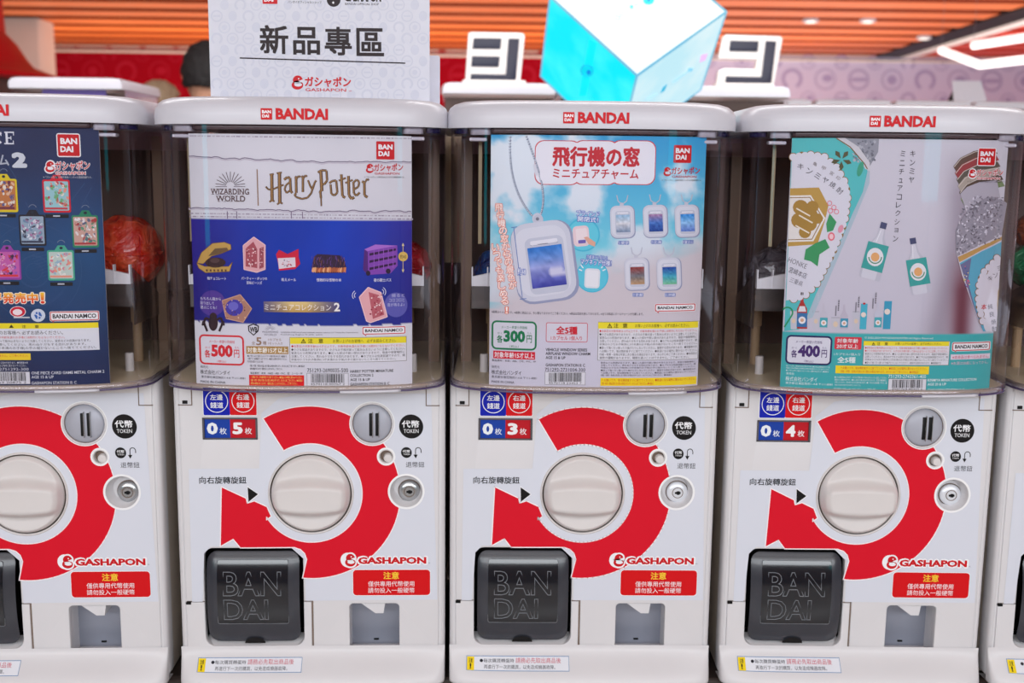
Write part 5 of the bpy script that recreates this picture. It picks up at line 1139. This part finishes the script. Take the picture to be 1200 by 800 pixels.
def g1_info(P):
    for ch, x in zip('好評発売中', (-24.5, -10.5, 4, 18.2, 32.2)):
        P.otext(ch, x, 343.2, x+12, 355, (250, 200, 60), (250, 236, 220), 3, .045, .13); P.text(ch, x, 343.2, x+12, 355, (250, 206, 50), 5, .045, col2=(226, 40, 30))
    P.otext('！', 48.4, 343.2, 51.4, 355, (250, 206, 50), (250, 236, 220), 3, .05, .12); P.text('！', 48.4, 343.2, 51.4, 355, (250, 206, 50), 5, .05, col2=(226, 40, 30))
    P.ell(21, 365, 9.4, 6.4, (250, 240, 244), 3); P.ell(21, 365, 8.7, 5.8, (206, 30, 60), 4); P.ell(20.6, 365.6, 5.6, 3.6, (246, 226, 232), 5); P.rect(16, 371, 35, 372.6, (200, 204, 214), 3)
    P.ell(44.8, 369.4, 8.4, 7.6, (206, 214, 230), 3, 28); P.ell(44.8, 369.4, 4.6, 4.6, (50, 100, 180), 4, 6); P.line([(44.8, 365.6), (44.8, 373.2)], 1, (230, 236, 244), 5); P.line([(41.4, 367.6), (48.2, 371.2)], .8, (230, 236, 244), 5)
    namco(P, 58.8, 365, 116, 375.4)
    P.rect(-100, 378.6, 115.4, 385, (238, 220, 40), 3); P.rect(-100, 385, 116.4, 411, (220, 222, 232), 3)
    P.poly([(10.6, 384), (13.4, 380), (16.4, 384)], (60, 56, 20), 4); P.text('注', 26, 380.6, 30.4, 384.2, (60, 56, 20), 4, .02); P.text('意', 41, 380.6, 45.6, 384.2, (60, 56, 20), 4, .02)
    P.text('お買い上げのお客様へ 必ずお読みください。', -26, 387.2, 74, 392, BLK, 4); P.text(FINE[0], -60, 393.6, 76, 396.6, KRED, 4, .01); P.text(FINE[1]+'窒息などの危険があります。', -70, 397.8, 106, 401, BLK, 4, .01); P.text('があります。取扱や保管場所に注意してください。思わぬケガをする恐れがあります。', -64, 402, 101, 405, BLK, 4, .01); P.text('後は小さなお子様(特に3才未満のお子様)の手の届かないところへ捨ててください。', -50, 406, 113, 409.6, BLK, 4, .01)
    P.rect(-70, 413.8, 36, 421.6, (240, 208, 50), 3); P.text(FINE[8], -66, 415, 33, 418, (206, 60, 50), 4); fine_lines(P, -60, 423, 33, 429.8, 2, (214, 216, 226), 3, 5, .98)
    P.text('751293-2751292-300', -22, 430.8, 33.6, 434, (214, 216, 226), 3); barcode(P, -24, 435.6, 35, 449.6, '4582769 20875 2', 11)
    for t, x1, y in (('ONE PIECE CARD GAME METAL CHARM 2', 122.4, 434.6), ('AGE 15 & UP', 63, 439.8), ('GASHAPON STATION II: C', 90, 446.6)): P.text(t, 37, y, x1, y+3.4, (214, 216, 226), 3, .012)
poster(1, [(-140, 147), (116.5, 149.5), (-128, 452), (128.5, 455.5)], 'navy poster of metal card charms at the left edge', r1, [('pattern_lines', g1_lines), ('headline', g1_head), ('product_pictures', g1_cards), ('small_print', g1_info)])

# ================================================================== CAPSULES INSIDE THE COVERS
def film_mat(name, a, b, tr=0.):
    m = bpy.data.materials.new(name); m.use_nodes = True; nt = m.node_tree; bs = nt.nodes['Principled BSDF']
    tc = nt.nodes.new('ShaderNodeTexCoord'); nz = nt.nodes.new('ShaderNodeTexNoise'); nz.inputs['Scale'].default_value = 42; nz.inputs['Detail'].default_value = 5; nz.inputs['Distortion'].default_value = 1.2
    cr = nt.nodes.new('ShaderNodeValToRGB'); cr.color_ramp.elements[0].color = (*lin(a), 1); cr.color_ramp.elements[1].color = (*lin(b), 1); cr.color_ramp.elements[0].position = .38; cr.color_ramp.elements[1].position = .66
    nt.links.new(tc.outputs['Object'], nz.inputs['Vector']); nt.links.new(nz.outputs['Fac'], cr.inputs[0]); nt.links.new(cr.outputs[0], bs.inputs['Base Color'])
    bp = nt.nodes.new('ShaderNodeBump'); bp.inputs['Strength'].default_value = 1.; bp.inputs['Distance'].default_value = .012; nt.links.new(nz.outputs['Fac'], bp.inputs['Height']); nt.links.new(bp.outputs[0], bs.inputs['Normal'])
    bs.inputs['Roughness'].default_value = .25; bs.inputs['Coat Weight'].default_value = .6; return m
def capsule(m, px, py, rpx, y, a, b, label, seed):
    """a wrapped two-part capsule: lower bowl, upper dome, seam ring, crumpled film"""
    lx, lz = mloc(m, px, py, y); r = rpx*(y+1.3-.0)/F*.97; mx, my, an = MPOS[m]
    wx = mx+lx*math.cos(an)-y*math.sin(an); wy = my+lx*math.sin(an)+y*math.cos(an)
    root = empty('toy_capsule', (wx, wy, ZB+lz-r), random.Random(seed).uniform(0, 6), label, 'capsule', 'wrapped capsules in the covers')
    key = 'film_%d_%d_%d' % a; mt = MATS.get(key) or film_mat(key, a, b); MATS[key] = mt
    bm = crumple(r, seed, .05, 3); bmesh.ops.bisect_plane(bm, geom=bm.verts[:]+bm.edges[:]+bm.faces[:], plane_co=(0, 0, 0), plane_no=(0, 0, 1), clear_inner=True); o = bm_obj('dome', bm, mt, root, True, (0, 0, r))
    bm = crumple(r, seed, .05, 3); bmesh.ops.bisect_plane(bm, geom=bm.verts[:]+bm.edges[:]+bm.faces[:], plane_co=(0, 0, 0), plane_no=(0, 0, 1), clear_outer=True); bm_obj('bowl', bm, mt, root, True, (0, 0, r))
    lathe('seam_ring', [(r*.99, -r*.05), (r*1.04, -r*.03), (r*1.04, r*.03), (r*.99, r*.05)], mt, root, 32, 'z', (0, 0, r), False, False)
    return root
capsule(1, 148, 295, 43, .09, (226, 36, 18), (252, 96, 52), 'large orange-red wrapped capsule behind the navy poster', 1)
capsule(2, 474, 312, 32, .10, (160, 10, 24), (206, 26, 46), 'dark red capsule peeking out right of the violet-blue poster', 2)
capsule(3, 588, 322, 34, .10, (16, 40, 110), (40, 96, 170), 'dark blue capsule peeking out left of the sky blue poster', 3)
capsule(4, 905, 318, 29, .12, (84, 78, 88), (150, 144, 152), 'clear greyish capsule nearest the left edge of the teal poster', 4)
capsule(4, 941, 306, 34, .20, (96, 90, 100), (160, 154, 162), 'clear greyish capsule mostly hidden behind the left edge of the teal poster', 5)
capsule(5, 1208, 312, 27, .08, (14, 96, 60), (40, 150, 96), 'green capsule at the right edge of the picture', 6)
capsule(5, 1213, 272, 24, .17, (140, 52, 14), (196, 90, 30), 'orange capsule above the green one at the right edge', 7)

# ================================================================== SIGN CARD ON THE SECOND LID
ys = .060
a_ = wpt(243.5, 0, ys); b_ = wpt(503.5, 118, ys); sx0, sx1 = a_[0], b_[0]; sz0 = ZB+.7018; sz1 = 1.640
sign = empty('sign_card', ((sx0+sx1)/2, ys, sz0), 0, 'white sign card with large dark lettering standing on the second machine lid', 'sign')
cxs = (sx0+sx1)/2
pl = plate('front_card', rrpts(sx0-cxs, 0, sx1-cxs, sz1-sz0, .003), [], 0, .0016, .0003, mat('card_stock', (214, 215, 226), .5, spec=.25), sign)
px_r = wpt(515.5, 100, ys+.055)[0]
plate('rear_card', rrpts(sx0-cxs+.012, 0, px_r-cxs, wpt(512, 65, ys+.055)[2]-sz0, .003), [], .055, .0016, .0003, mat('card_stock', (214, 215, 226), .5, spec=.25), sign)
box('foot_plate', sx0-cxs+.012, px_r-cxs, .0016, .055, 0, .0016, mat('card_stock', (214, 215, 226), .5, spec=.25), sign)
def smap(px, py): p = wpt(px, py, ys); return float(p[0]-cxs), float(p[2]-sz0)
P = Print(smap, .00008, 1)
rr = random.Random(5); k = 0
for j in range(12):
    for i in range(15):
        cx, cy = 254+i*18.6+(9 if j % 2 else 0), -34+j*13.2
        if cx > 498 or smap(cx, cy)[1] > sz1-sz0-.012 or cy > 113: continue
        c = (204, 206, 220); r = 7; k = (i*3+j*5) % 4
        if k == 0: P.ring(cx, cy, r, 1.6, c, 1, 18); P.line([(cx-4, cy), (cx+4, cy)], 2, c, 1)
        elif k == 1: P.ring(cx, cy, r, 1.3, c, 1, 18); P.ell(cx, cy, 3, 3, c, 1, 10)
        elif k == 2: P.ring(cx, cy, r, 2.4, c, 1, 16, -60, 240)
        else: P.ell(cx, cy, 5, 6, c, 1, 14)
DK = (38, 25, 29)
for ch, x0, y0, x1, y1 in (('新', 304.4, 29.4, 338, 63.2), ('品', 343.4, 31.6, 375, 64.2), ('專', 380.4, 31.4, 412.4, 65), ('區', 417.6, 33, 450, 65.8)): P.text(ch, x0+.7, y0+.7, x1-.7, y1-.7, DK, 3, .034)
P.line([(281, 67.9), (475, 74)], 1.5, DK, 3)
capsule_icon(P, 348.6, 96.8, 7.4, KRED, (222, 222, 232), 3); P.text('ガシャポン', 357.6, 90.2, 411, 101.6, KRED, 3, .04); P.text('GASHAPON', 358, 103.4, 405.6, 107.2, KRED, 3, .012); P.text('TM', 408.6, 106, 412, 107.4, KRED, 3)
P.rr(307.6, -13, 325, 4.6, .6, KRED, 3); P.text('BAN', 309.6, -10, 323, -5.6, WHITE, 4, .04); P.text('DAI', 309.6, -3.2, 320.4, 2, WHITE, 4, .04)
P.text('バンダイオフィシャルショップ', 337.4, 1, 376.8, 4.2, DK, 3); P.text('GASHAPON', 404, -8, 446.6, 2, DK, 3, .04); P.text('BANDAI OFFICIAL SHOP', 404.4, 3.6, 444, 6, DK, 3); P.text('ガシャポン', 337.4, -9, 376, -1, DK, 3, .03)
P.ell(391, 0, 8, 8, DK, 3); P.ell(390.6, 3.2, 1.2, 1.4, WHITE, 4, 8); P.line([(389.4, -6), (389.4, -1), (391.8, -1), (391.8, -6)], 1, WHITE, 4)
P.build('sign_print', sign)

# ================================================================== ROWS BEHIND
capsule(5, 1262, 322, 27, .17, (16, 40, 110), (40, 96, 170), 'blue capsule beside the green one, just outside the right edge', 8)
def far_machine(x, y, zb, rz, label, group):
    src = m3; r = empty('capsule_machine', (x, y, zb), rz, label, 'vending machine', group)
    for ch in src.children:
        if ch.name.split('.')[0] in ('housing', 'door_frame', 'front_panel', 'tray_panel', 'front_lip', 'turn_knob', 'hopper_floor', 'clear_cover', 'cover_rim', 'hopper_back', 'lid', 'capsule_flap'):
            c = ch.copy(); COL.objects.link(c); c.parent = r
    return r
HB = 1.598-.7015; y2 = 2.25
xa = wpt(517, 113, y2-.3)[0]+.165
rows = []
for i in range(3): far_machine(xa+i*.336, y2, HB, math.pi, ('white machine lid under the blurred letter sign left of the glowing cube', 'white machine in the rear row, hidden behind the glowing cube', 'white machine lid under the blurred letter sign right of the glowing cube')[i], 'machines in the rear row')
xl_ = wpt(12, 92, y2-.3)[0]+.165
lm = far_machine(xl_, y2, HB, math.pi, 'white machine lid with violet contents, blurred behind the leftmost machine', 'machines in the rear row')
lp = box('poster', xl_-.07, xl_+.11, y2-.317, y2-.315, HB+.40, HB+.668, mat('violet_print', (92, 74, 150), .5), None); tag(lp, 'blurred violet card inside the rear machine at far left', 'poster')
def rear_stand(x0, x1, y0, y1, z, label):
    o = box('display_stand', x0, x1, y0, y1, 0, z, M_STAND, None, .004, 1); tag(o, label, 'stand')
rear_stand(xa-.17, xa+.85, y2-.34, y2+.02, HB-.002, 'dark stand under the rear row behind the third machine'); rear_stand(xl_-.17, xl_+.17, y2-.34, y2+.02, HB-.002, 'dark stand under the rear machine at the far left')
y3 = 3.75; HB3 = wpt(1000, 117, y3-.3)[2]-.7015
xb3 = wpt(905, 117, y3-.3)[0]
WHERE = ['first from the cube side', 'second from the cube side', 'third from the cube side', 'left of the tilted card', 'under the tilted card', 'last at the right edge']
for i in range(6): far_machine(xb3+i*.336, y3, HB3, math.pi, 'blurred white machine lid in the farthest row, '+WHERE[i], 'machines in the farthest row')
rear_stand(xb3-.17, xb3+1.9, y3-.34, y3+.02, HB3-.002, 'dark stand under the farthest row at the right')
# tilted white card on the farthest row
p = wpt(1118, 119, y3-.1); q = wpt(1158, 119, y3-.1); h = wpt(1130, 99, y3-.1)[2]-p[2]
cd = empty('tilted_card', ((p[0]+q[0])/2, y3-.1, HB3+.7020), 0, 'small white tilted card standing on the farthest row at the right', 'sign')
w2 = (q[0]-p[0])/2; zoff = max(.0, 0)
mesh_obj('card_face', [(-w2, 0, 0), (w2, 0, 0), (w2*.78, .05, h+.03), (-w2*.92, .05, h+.03), (-w2, .003, 0), (w2, .003, 0), (w2*.78, .053, h+.03), (-w2*.92, .053, h+.03)], [(0, 1, 2, 3), (5, 4, 7, 6), (0, 4, 5, 1), (1, 5, 6, 2), (2, 6, 7, 3), (3, 7, 4, 0)], mat('card_stock', (214, 215, 226), .5, spec=.25), cd)
mesh_obj('card_leg', [(-w2*.8, .053, h*.9), (w2*.7, .053, h*.9), (w2*.8, .11, 0), (-w2*.9, .11, 0), (-w2*.8, .056, h*.9), (w2*.7, .056, h*.9), (w2*.8, .113, 0), (-w2*.9, .113, 0)], [(0, 1, 2, 3), (5, 4, 7, 6), (0, 4, 5, 1), (1, 5, 6, 2), (2, 6, 7, 3), (3, 7, 4, 0)], M_STAND, cd)

# letter signs on the rear row
ACR = mat('milky_acrylic', (236, 230, 226), .4); INKN = mat('letter_navy', (22, 20, 46), .35)
yl = y2-.12
def letter_sign(name, label, outline, bars, base):
    c = wpt((base[0]+base[1])/2, base[3], yl); zt = HB+.7022
    e = empty('letter_sign', (c[0], yl, zt), 0, label, 'sign')
    f = lambda px, py: (float(wpt(px, py, yl)[0]-c[0]), float(wpt(px, py, yl)[2]-zt))
    def slab(nm, pts, y0, th, m, par):
        uv = [f(*p) for p in pts]; return plate(nm, uv, [], y0, th, .002, m, par)
    body = slab('sign_board', outline, -.012, .024, ACR, e)
    for k, b in enumerate(bars): slab('letter_stroke', b, -.016, .006, INKN, e)
    x0, z1 = f(base[0], base[2]); x1, _ = f(base[1], base[3])
    box('sign_base', x0, x1, -.03, .03, 0, max(z1, .02), ACR, e, .006, 3)
letter_sign('yo', 'blurred white letter sign with three dark strokes, left of the glowing cube', [(549, 40), (552, 38), (612, 39), (615, 42), (609, 100), (545, 100)],
    [[(555, 45), (588, 45.4), (586.5, 58), (553.6, 57.6)], [(553, 66), (586, 66.6), (584.4, 79), (552, 78.4)], [(595.6, 45.6), (608.8, 45.8), (604.4, 95.6), (551, 94.4), (551.8, 87), (592.6, 87.6)]], (542, 616, 100, 116))
letter_sign('ko', 'blurred white letter sign with a hooked dark stroke, right of the glowing cube', [(846, 44), (850, 41), (914, 43), (916, 46), (905, 104), (838, 104), (841, 83), (848, 80), (884, 81), (886, 70), (841, 69)],
    [[(854.6, 48), (888, 48.6), (886.6, 61), (853.4, 60.4)], [(896, 48.4), (908.6, 48.8), (902.4, 98.6), (848.6, 97.4), (849.6, 89.6), (891, 90.4)]], (836, 904, 104, 122))

# the glowing cube, hung by one corner
dep = 2.3; A = wdepth(746.5, 88.5, dep); k = dep/2.75
e1 = np.array([-.2125, .1273, .2046])*k; e2 = np.array([.2407, .124, .1728])*k; e3 = np.array([-.0105, .2676, -.1775])*k
cc = A+(e1+e2+e3)/2
cube = empty('glowing_cube_sign', tuple(cc), 0, 'large tilted glowing cube sign, cyan on its left face, hanging behind the third machine', 'sign')
V8 = [A+i*e1+j*e2+l*e3-cc for i in (0, 1) for j in (0, 1) for l in (0, 1)]
ix = lambda i, j, l: i*4+j*2+l
def lit(name, a, b, st, nz_=.06, sc=9):
    m = bpy.data.materials.new(name); m.use_nodes = True; nt = m.node_tree; bs = nt.nodes['Principled BSDF']
    tc = nt.nodes.new('ShaderNodeTexCoord'); nz = nt.nodes.new('ShaderNodeTexNoise'); nz.inputs['Scale'].default_value = sc; nz.inputs['Detail'].default_value = 6
    cr = nt.nodes.new('ShaderNodeValToRGB'); cr.color_ramp.elements[0].color = (*lin(a), 1); cr.color_ramp.elements[1].color = (*lin(b), 1); cr.color_ramp.elements[0].position = .4; cr.color_ramp.elements[1].position = .68
    nt.links.new(tc.outputs['Object'], nz.inputs['Vector']); nt.links.new(nz.outputs['Fac'], cr.inputs[0]); nt.links.new(cr.outputs[0], bs.inputs['Emission Color']); bs.inputs['Emission Strength'].default_value = st
    bs.inputs['Base Color'].default_value = (.01, .01, .01, 1); bs.inputs['Specular IOR Level'].default_value = .15; bs.inputs['Roughness'].default_value = .3; return m
faces = [('lit_panel', (ix(0, 0, 0), ix(1, 0, 0), ix(1, 0, 1), ix(0, 0, 1)), lit('lit_cyan', (0, 236, 250), (70, 250, 252), 1.0), 'cyan glowing panel'),
         ('lit_panel', (ix(0, 0, 0), ix(0, 1, 0), ix(1, 1, 0), ix(1, 0, 0)), lit('lit_white', (236, 252, 255), (250, 255, 255), 1.05), 'white glowing panel'),
         ('lit_panel', (ix(0, 0, 0), ix(0, 0, 1), ix(0, 1, 1), ix(0, 1, 0)), lit('lit_pale', (196, 238, 250), (222, 246, 252), .95), 'pale blue glowing panel'),
         ('lit_panel', (ix(1, 1, 1), ix(1, 0, 1), ix(1, 0, 0), ix(1, 1, 0)), MATS.setdefault('lp', bpy.data.materials['lit_pale']), None), ('lit_panel', (ix(1, 1, 1), ix(1, 1, 0), ix(0, 1, 0), ix(0, 1, 1)), bpy.data.materials['lit_cyan'], None), ('lit_panel', (ix(1, 1, 1), ix(0, 1, 1), ix(0, 0, 1), ix(1, 0, 1)), bpy.data.materials['lit_white'], None)]
for nm, f, m, lb in faces:
    pts = [Vector(V8[i]) for i in f]; n = (pts[1]-pts[0]).cross(pts[3]-pts[0]).normalized()
    ctr = sum(pts, Vector())/4
    if n.dot(ctr) < 0: n = -n
    inn = [ctr+(p-ctr)*.995 for p in pts]; vs = inn+[p-n*.004 for p in inn]
    o = mesh_obj(nm, vs, [(0, 1, 2, 3), (4, 5, 6, 7), (0, 1, 5, 4), (1, 2, 6, 5), (2, 3, 7, 6), (3, 0, 4, 7)], m, cube)
    if lb: o['label'] = lb
EDGE = lit('lit_edge', (120, 200, 236), (150, 216, 240), .85)
for a, b in ((0, 1), (0, 2), (0, 4), (1, 3), (1, 5), (2, 3), (2, 6), (4, 5), (4, 6), (3, 7), (5, 7), (6, 7)): tube('cube_edge', [V8[a], V8[b]], .0028, EDGE, cube, 6)
# faint print on the cube faces
def face_map(o0, ea, eb):
    """pixels on one cube face -> (u, v) along its two edges"""
    n = np.cross(ea, eb)
    def f(px, py):
        d = ray(px, py); t = ((o0-CAM)@n)/(d@n); q = CAM+d*t-o0; return float(q@ea/np.linalg.norm(ea)), float(q@eb/np.linalg.norm(eb))
    return f
def face_print(name, o0, ea, eb, draw, m):
    P = Print(face_map(o0, ea, eb), .0006, 1); P.rect = lambda x0, y0, x1, y1, c, l=1: P.poly([(x0, y0), (x1, y0), (x1, y1), (x0, y1)], c, l)
    draw(P); ua, ub = ea/np.linalg.norm(ea), eb/np.linalg.norm(eb); n = np.cross(ua, ub)
    if n@(CAM-o0) < 0: n = -n
    P.v = [tuple(o0-cc+ua*u+ub*v+n*(-y+.0004)) for u, y, v in P.v]; P.build(name, cube, m)
CY2 = (0, 176, 200)
def dl(P): P.poly([(691, 46), (700, 50), (687, 112), (679, 112)], (0, 206, 222), 1); P.ell(689, 82, 7, 6, (0, 190, 210), 2, 16); P.ell(691, 84, 2.6, 3, (10, 120, 190), 3, 10); P.ring(689, 82, 7.4, 1, (20, 150, 190), 3, 18)
def dw(P):
    P.poly([(706, 26), (717, 34), (708, 43), (697, 35)], (226, 196, 226), 1); P.poly([(706.6, 29.6), (712.8, 34.2), (708, 39.4), (701, 35)], (244, 236, 248), 2)
    for x, y, r in ((724, 21, 3), (729, 17, 2.4), (740, 9, 2.6), (746, 6, 2.2), (735, 14, 1)): P.ring(x, y, r, 1, (130, 200, 214), 1, 10)
    P.ell(740, 8.6, 1.8, 1.8, (30, 150, 180), 2, 10); P.ell(760, 1, 6.6, 5, (0, 158, 196), 1, 16); P.ell(760, 1, 2.6, 2, (0, 110, 160), 2, 10)
def dp(P):
    P.poly([(821, 64), (829, 62), (826, 70), (819, 73)], (206, 170, 216), 1); P.poly([(776, 102), (782, 97), (778, 106), (773, 109)], (40, 160, 196), 1)
    P.line([(788, 96), (812, 79)], 2, (150, 200, 224), 1); P.line([(758, 116), (770, 109)], 2, (160, 206, 226), 1); P.ell(808, 81, 3, 2.4, (120, 186, 216), 2, 10)
face_print('cube_print', A, e1, e3, dl, INK_LIT); face_print('cube_print', A, e1, e2, dw, INK_LIT); face_print('cube_print', A, e3, e2, dp, INK_LIT)
top = max(V8, key=lambda v: v[2]); tube('hanging_cable', [top, (top[0], top[1], 2.9-cc[2])], .003, M_STEEL, cube, 6)

# the flared red display at the far left
ax = wpt(-75, 60, 4.6); prof = []
for px, py in ((8, -60), (-4, 0), (0, 36), (13, 50), (24, 67), (33, 78), (63, 89)):
    q = wpt(px, py, 4.6); prof.append((q[0]-ax[0], q[2]))
zlow = prof[-1][1]
pyl = empty('red_flared_display', (ax[0], 4.6, 0), 0, 'tall red display with a flared foot at the far left', 'display')
lathe('flared_body', [(prof[0][0]*.9, prof[0][1])]+prof+[(prof[-1][0]+.01, zlow-.02), (prof[-1][0]-.05, zlow-.03)], mat('display_red', (206, 8, 30), .4, var=.03), pyl, 64)
lathe('plinth', [(prof[-1][0]-.1, 0), (prof[-1][0]-.1, zlow-.03)], mat('plinth_brown', (84, 58, 54), .5), pyl, 48)

# ================================================================== PEOPLE
SKIN = mat('skin', (222, 168, 140), .5, bscale=20, var=.05)
def person(x, y, top, face, label, hair_rgb, shirt_rgb, trouser_rgb, longhair):
    """a standing figure, height `top`, looking along +y turned by `face`"""
    e = empty('person', (x, y, 0), face, label, 'person'); H = top; hd = H/7.4
    bm = bmesh.new(); sk = bm.verts.layers.skin.verify(); pts = {}
    def V(n, p, r, r2=None): v = bm.verts.new(p); v[sk].radius = (r, r2 or r); pts[n] = v; return v
    V('pelvis', (0, 0, H*.53), .15, .11); V('belly', (0, 0, H*.62), .135, .10); V('chest', (0, .005, H*.72), .155, .11); V('collar', (0, 0, H*.80), .085, .075); V('neck', (0, 0, H*.835), .052); V('nape', (0, .005, H*.87), .05)
    E_ = [('pelvis', 'belly'), ('belly', 'chest'), ('chest', 'collar'), ('collar', 'neck'), ('neck', 'nape')]
    for s_, n in ((-1, 'l'), (1, 'r')):
        V(n+'sh', (s_*.165, 0, H*.795), .058); V(n+'el', (s_*.215, .01, H*.63), .042); V(n+'wr', (s_*.225, .05, H*.49), .028); V(n+'palm', (s_*.222, .065, H*.452), .030, .018)
        E_ += [('collar', n+'sh'), (n+'sh', n+'el'), (n+'el', n+'wr'), (n+'wr', n+'palm')]
        for f in range(4): V(n+'k%d' % f, (s_*.222+.0, .045+f*.017, H*.430), .0095); V(n+'t%d' % f, (s_*.214, .047+f*.017, H*.430-.045-(.012 if f in (1, 2) else 0)), .007); E_ += [(n+'palm', n+'k%d' % f), (n+'k%d' % f, n+'t%d' % f)]
        V(n+'th', (s_*.205, .092, H*.445), .010); V(n+'th2', (s_*.198, .108, H*.425), .008); E_ += [(n+'palm', n+'th'), (n+'th', n+'th2')]
        V(n+'hip', (s_*.085, 0, H*.49), .092); V(n+'kn', (s_*.09, .01, H*.28), .062); V(n+'an', (s_*.09, -.01, .075), .042); V(n+'toe', (s_*.10, .13, .03), .036, .028)
        E_ += [('pelvis', n+'hip'), (n+'hip', n+'kn'), (n+'kn', n+'an'), (n+'an', n+'toe')]
    for a, b in E_: bm.edges.new((pts[a], pts[b]))
    pts['pelvis'][sk].use_root = True
    me = bpy.data.meshes.new('body'); bm.to_mesh(me); bm.free()
    for m in (mat('shirt_%d' % shirt_rgb[0], shirt_rgb, .8), SKIN, mat('trousers_%d' % trouser_rgb[0], trouser_rgb, .85), M_BLACK): me.materials.append(m)
    b = bpy.data.objects.new('body', me); link(b, e); b.modifiers.new('skin', 'SKIN').use_smooth_shade = True; b.modifiers.new('sub', 'SUBSURF').levels = 1; b.modifiers['sub'].render_levels = 1
    dg = bpy.context.evaluated_depsgraph_get(); dg.update(); ev = b.evaluated_get(dg); nm = bpy.data.meshes.new_from_object(ev); b.modifiers.clear(); b.data = nm
    while len(nm.materials) < 4: nm.materials.append((None, SKIN, bpy.data.materials['trousers_%d' % trouser_rgb[0]], M_BLACK)[len(nm.materials)])
    for p in nm.polygons:
        z = p.center.z; xx = abs(p.center.x); p.use_smooth = True
        p.material_index = 1 if (z > H*.825 or (xx > .17 and z < H*.50)) else (3 if z < .085 else (2 if z < H*.52 else 0))
    # head: one surface with brow, nose, chin and jaw
    bm = bmesh.new(); bmesh.ops.create_icosphere(bm, subdivisions=5, radius=1.)
    for v in bm.verts:
        c = v.co.copy(); z = c.z; w_ = .078*(1-.22*max(0, -z)**1.5); d = .098*(1-.12*max(0, -z))
        q = Vector((c.x*w_, c.y*d, z*hd*.5))
        if c.y > 0:
            q.y += .024*math.exp(-(c.x/.14)**2-((z+.12)/.13)**2)*(c.y > .3) + .006*math.exp(-(c.x/.5)**2-((z-.16)/.1)**2) - .007*(math.exp(-((abs(c.x)-.36)/.14)**2-(z/.1)**2)) + .006*math.exp(-(c.x/.25)**2-((z+.42)/.09)**2) + .010*math.exp(-(c.x/.3)**2-((z+.82)/.18)**2)
        v.co = q
    hz = H-hd*.5
    head = bm_obj('head', bm, SKIN, e, True, (0, .012, hz))
    for s_ in (-1, 1):
        bm = bmesh.new(); bmesh.ops.create_uvsphere(bm, u_segments=14, v_segments=10, radius=1.); bmesh.ops.scale(bm, vec=(.010, .019, .031), verts=bm.verts)
        for v in bm.verts: v.co.x -= s_*.006*math.exp(-(v.co.y/.009)**2-(v.co.z/.016)**2)
        bm_obj('ear', bm, SKIN, head, True, (s_*.081, -.006, -.004), (0, s_*.25, 0))
        bm = bmesh.new(); bmesh.ops.create_uvsphere(bm, u_segments=12, v_segments=8, radius=.011); bm_obj('eye', bm, mat('eye_white', (236, 232, 228), .2), head, True, (s_*.028, .084, .002))
        bm = bmesh.new(); bmesh.ops.create_uvsphere(bm, u_segments=10, v_segments=8, radius=.0055); bm_obj('iris', bm, M_BLACK, head, True, (s_*.028, .0925, .002))
    bm = bmesh.new(); bmesh.ops.create_uvsphere(bm, u_segments=16, v_segments=8, radius=1.); bmesh.ops.scale(bm, vec=(.022, .006, .0055), verts=bm.verts); bm_obj('mouth', bm, mat('lips', (190, 100, 96), .4), head, True, (0, .091, -.050))
    # hair: cap over skull and nape
    bm = bmesh.new(); bmesh.ops.create_icosphere(bm, subdivisions=5, radius=1.)
    low = -.95 if longhair else -.30
    for v in bm.verts:
        c = v.co.copy(); n_ = noise.noise(c*7)*.05+noise.noise(c*19)*.02
        q = Vector((c.x*.088, c.y*.112, c.z*hd*.5+.006)); q *= 1+n_
        if c.z < low*.9: q.z = max(q.z, low*hd*.5*1.02)
        if longhair and c.y < .1 and c.z < 0: q.x *= 1.12; q.z *= 1.25
        v.co = q
    dl_ = [v for v in bm.verts if (v.co.y > .045-(0 if v.co.z > hd*.24 else .04) and v.co.z < hd*.27) or v.co.z < low*hd*.5 or (abs(v.co.x) > .05 and v.co.z < .012 and v.co.y > -.045 and not longhair)]
    bmesh.ops.delete(bm, geom=dl_, context='VERTS')
    hair = bm_obj('hair', bm, mat('hair_%d' % hair_rgb[0], hair_rgb, .75, bump=.6, bscale=240, var=.25), head, True)
    md = hair.modifiers.new('thick', 'SOLIDIFY'); md.thickness = .006; md.offset = 1
    return e
p = wpt(243, 80, 2.75); person(float(p[0]), 2.75, float(wpt(240, 51, 2.75)[2]), .12, 'person with short black hair seen from behind, half hidden by the sign card', (26, 22, 24), (60, 60, 72), (40, 42, 54), False)
p = wpt(184, 100, 3.5); person(float(p[0]), 3.5, float(wpt(184, 96.5, 3.5)[2]), -.35, 'person of whom only the top of light brown hair shows behind the lids', (168, 146, 120), (150, 130, 120), (60, 56, 60), True)

# lit signs across the aisle, behind the camera (they show in the clear covers)
for x, y, z0, z1, w_, lb in ((1.72, -3.1, 1.25, 1.60, .10, 'cyan glowing pillar sign across the aisle at the right'), (-2.35, -2.6, 1.05, 1.65, .07, 'cyan glowing pillar sign across the aisle at the left')):
    e = empty('pillar_sign', (x, y, 0), 0, lb, 'sign'); box('lit_box', -w_, w_, -w_, w_, z0, z1, bpy.data.materials['lit_cyan'], e, .004, 1); box('post', -.02, .02, -.02, .02, 0, z0, M_STAND, e)
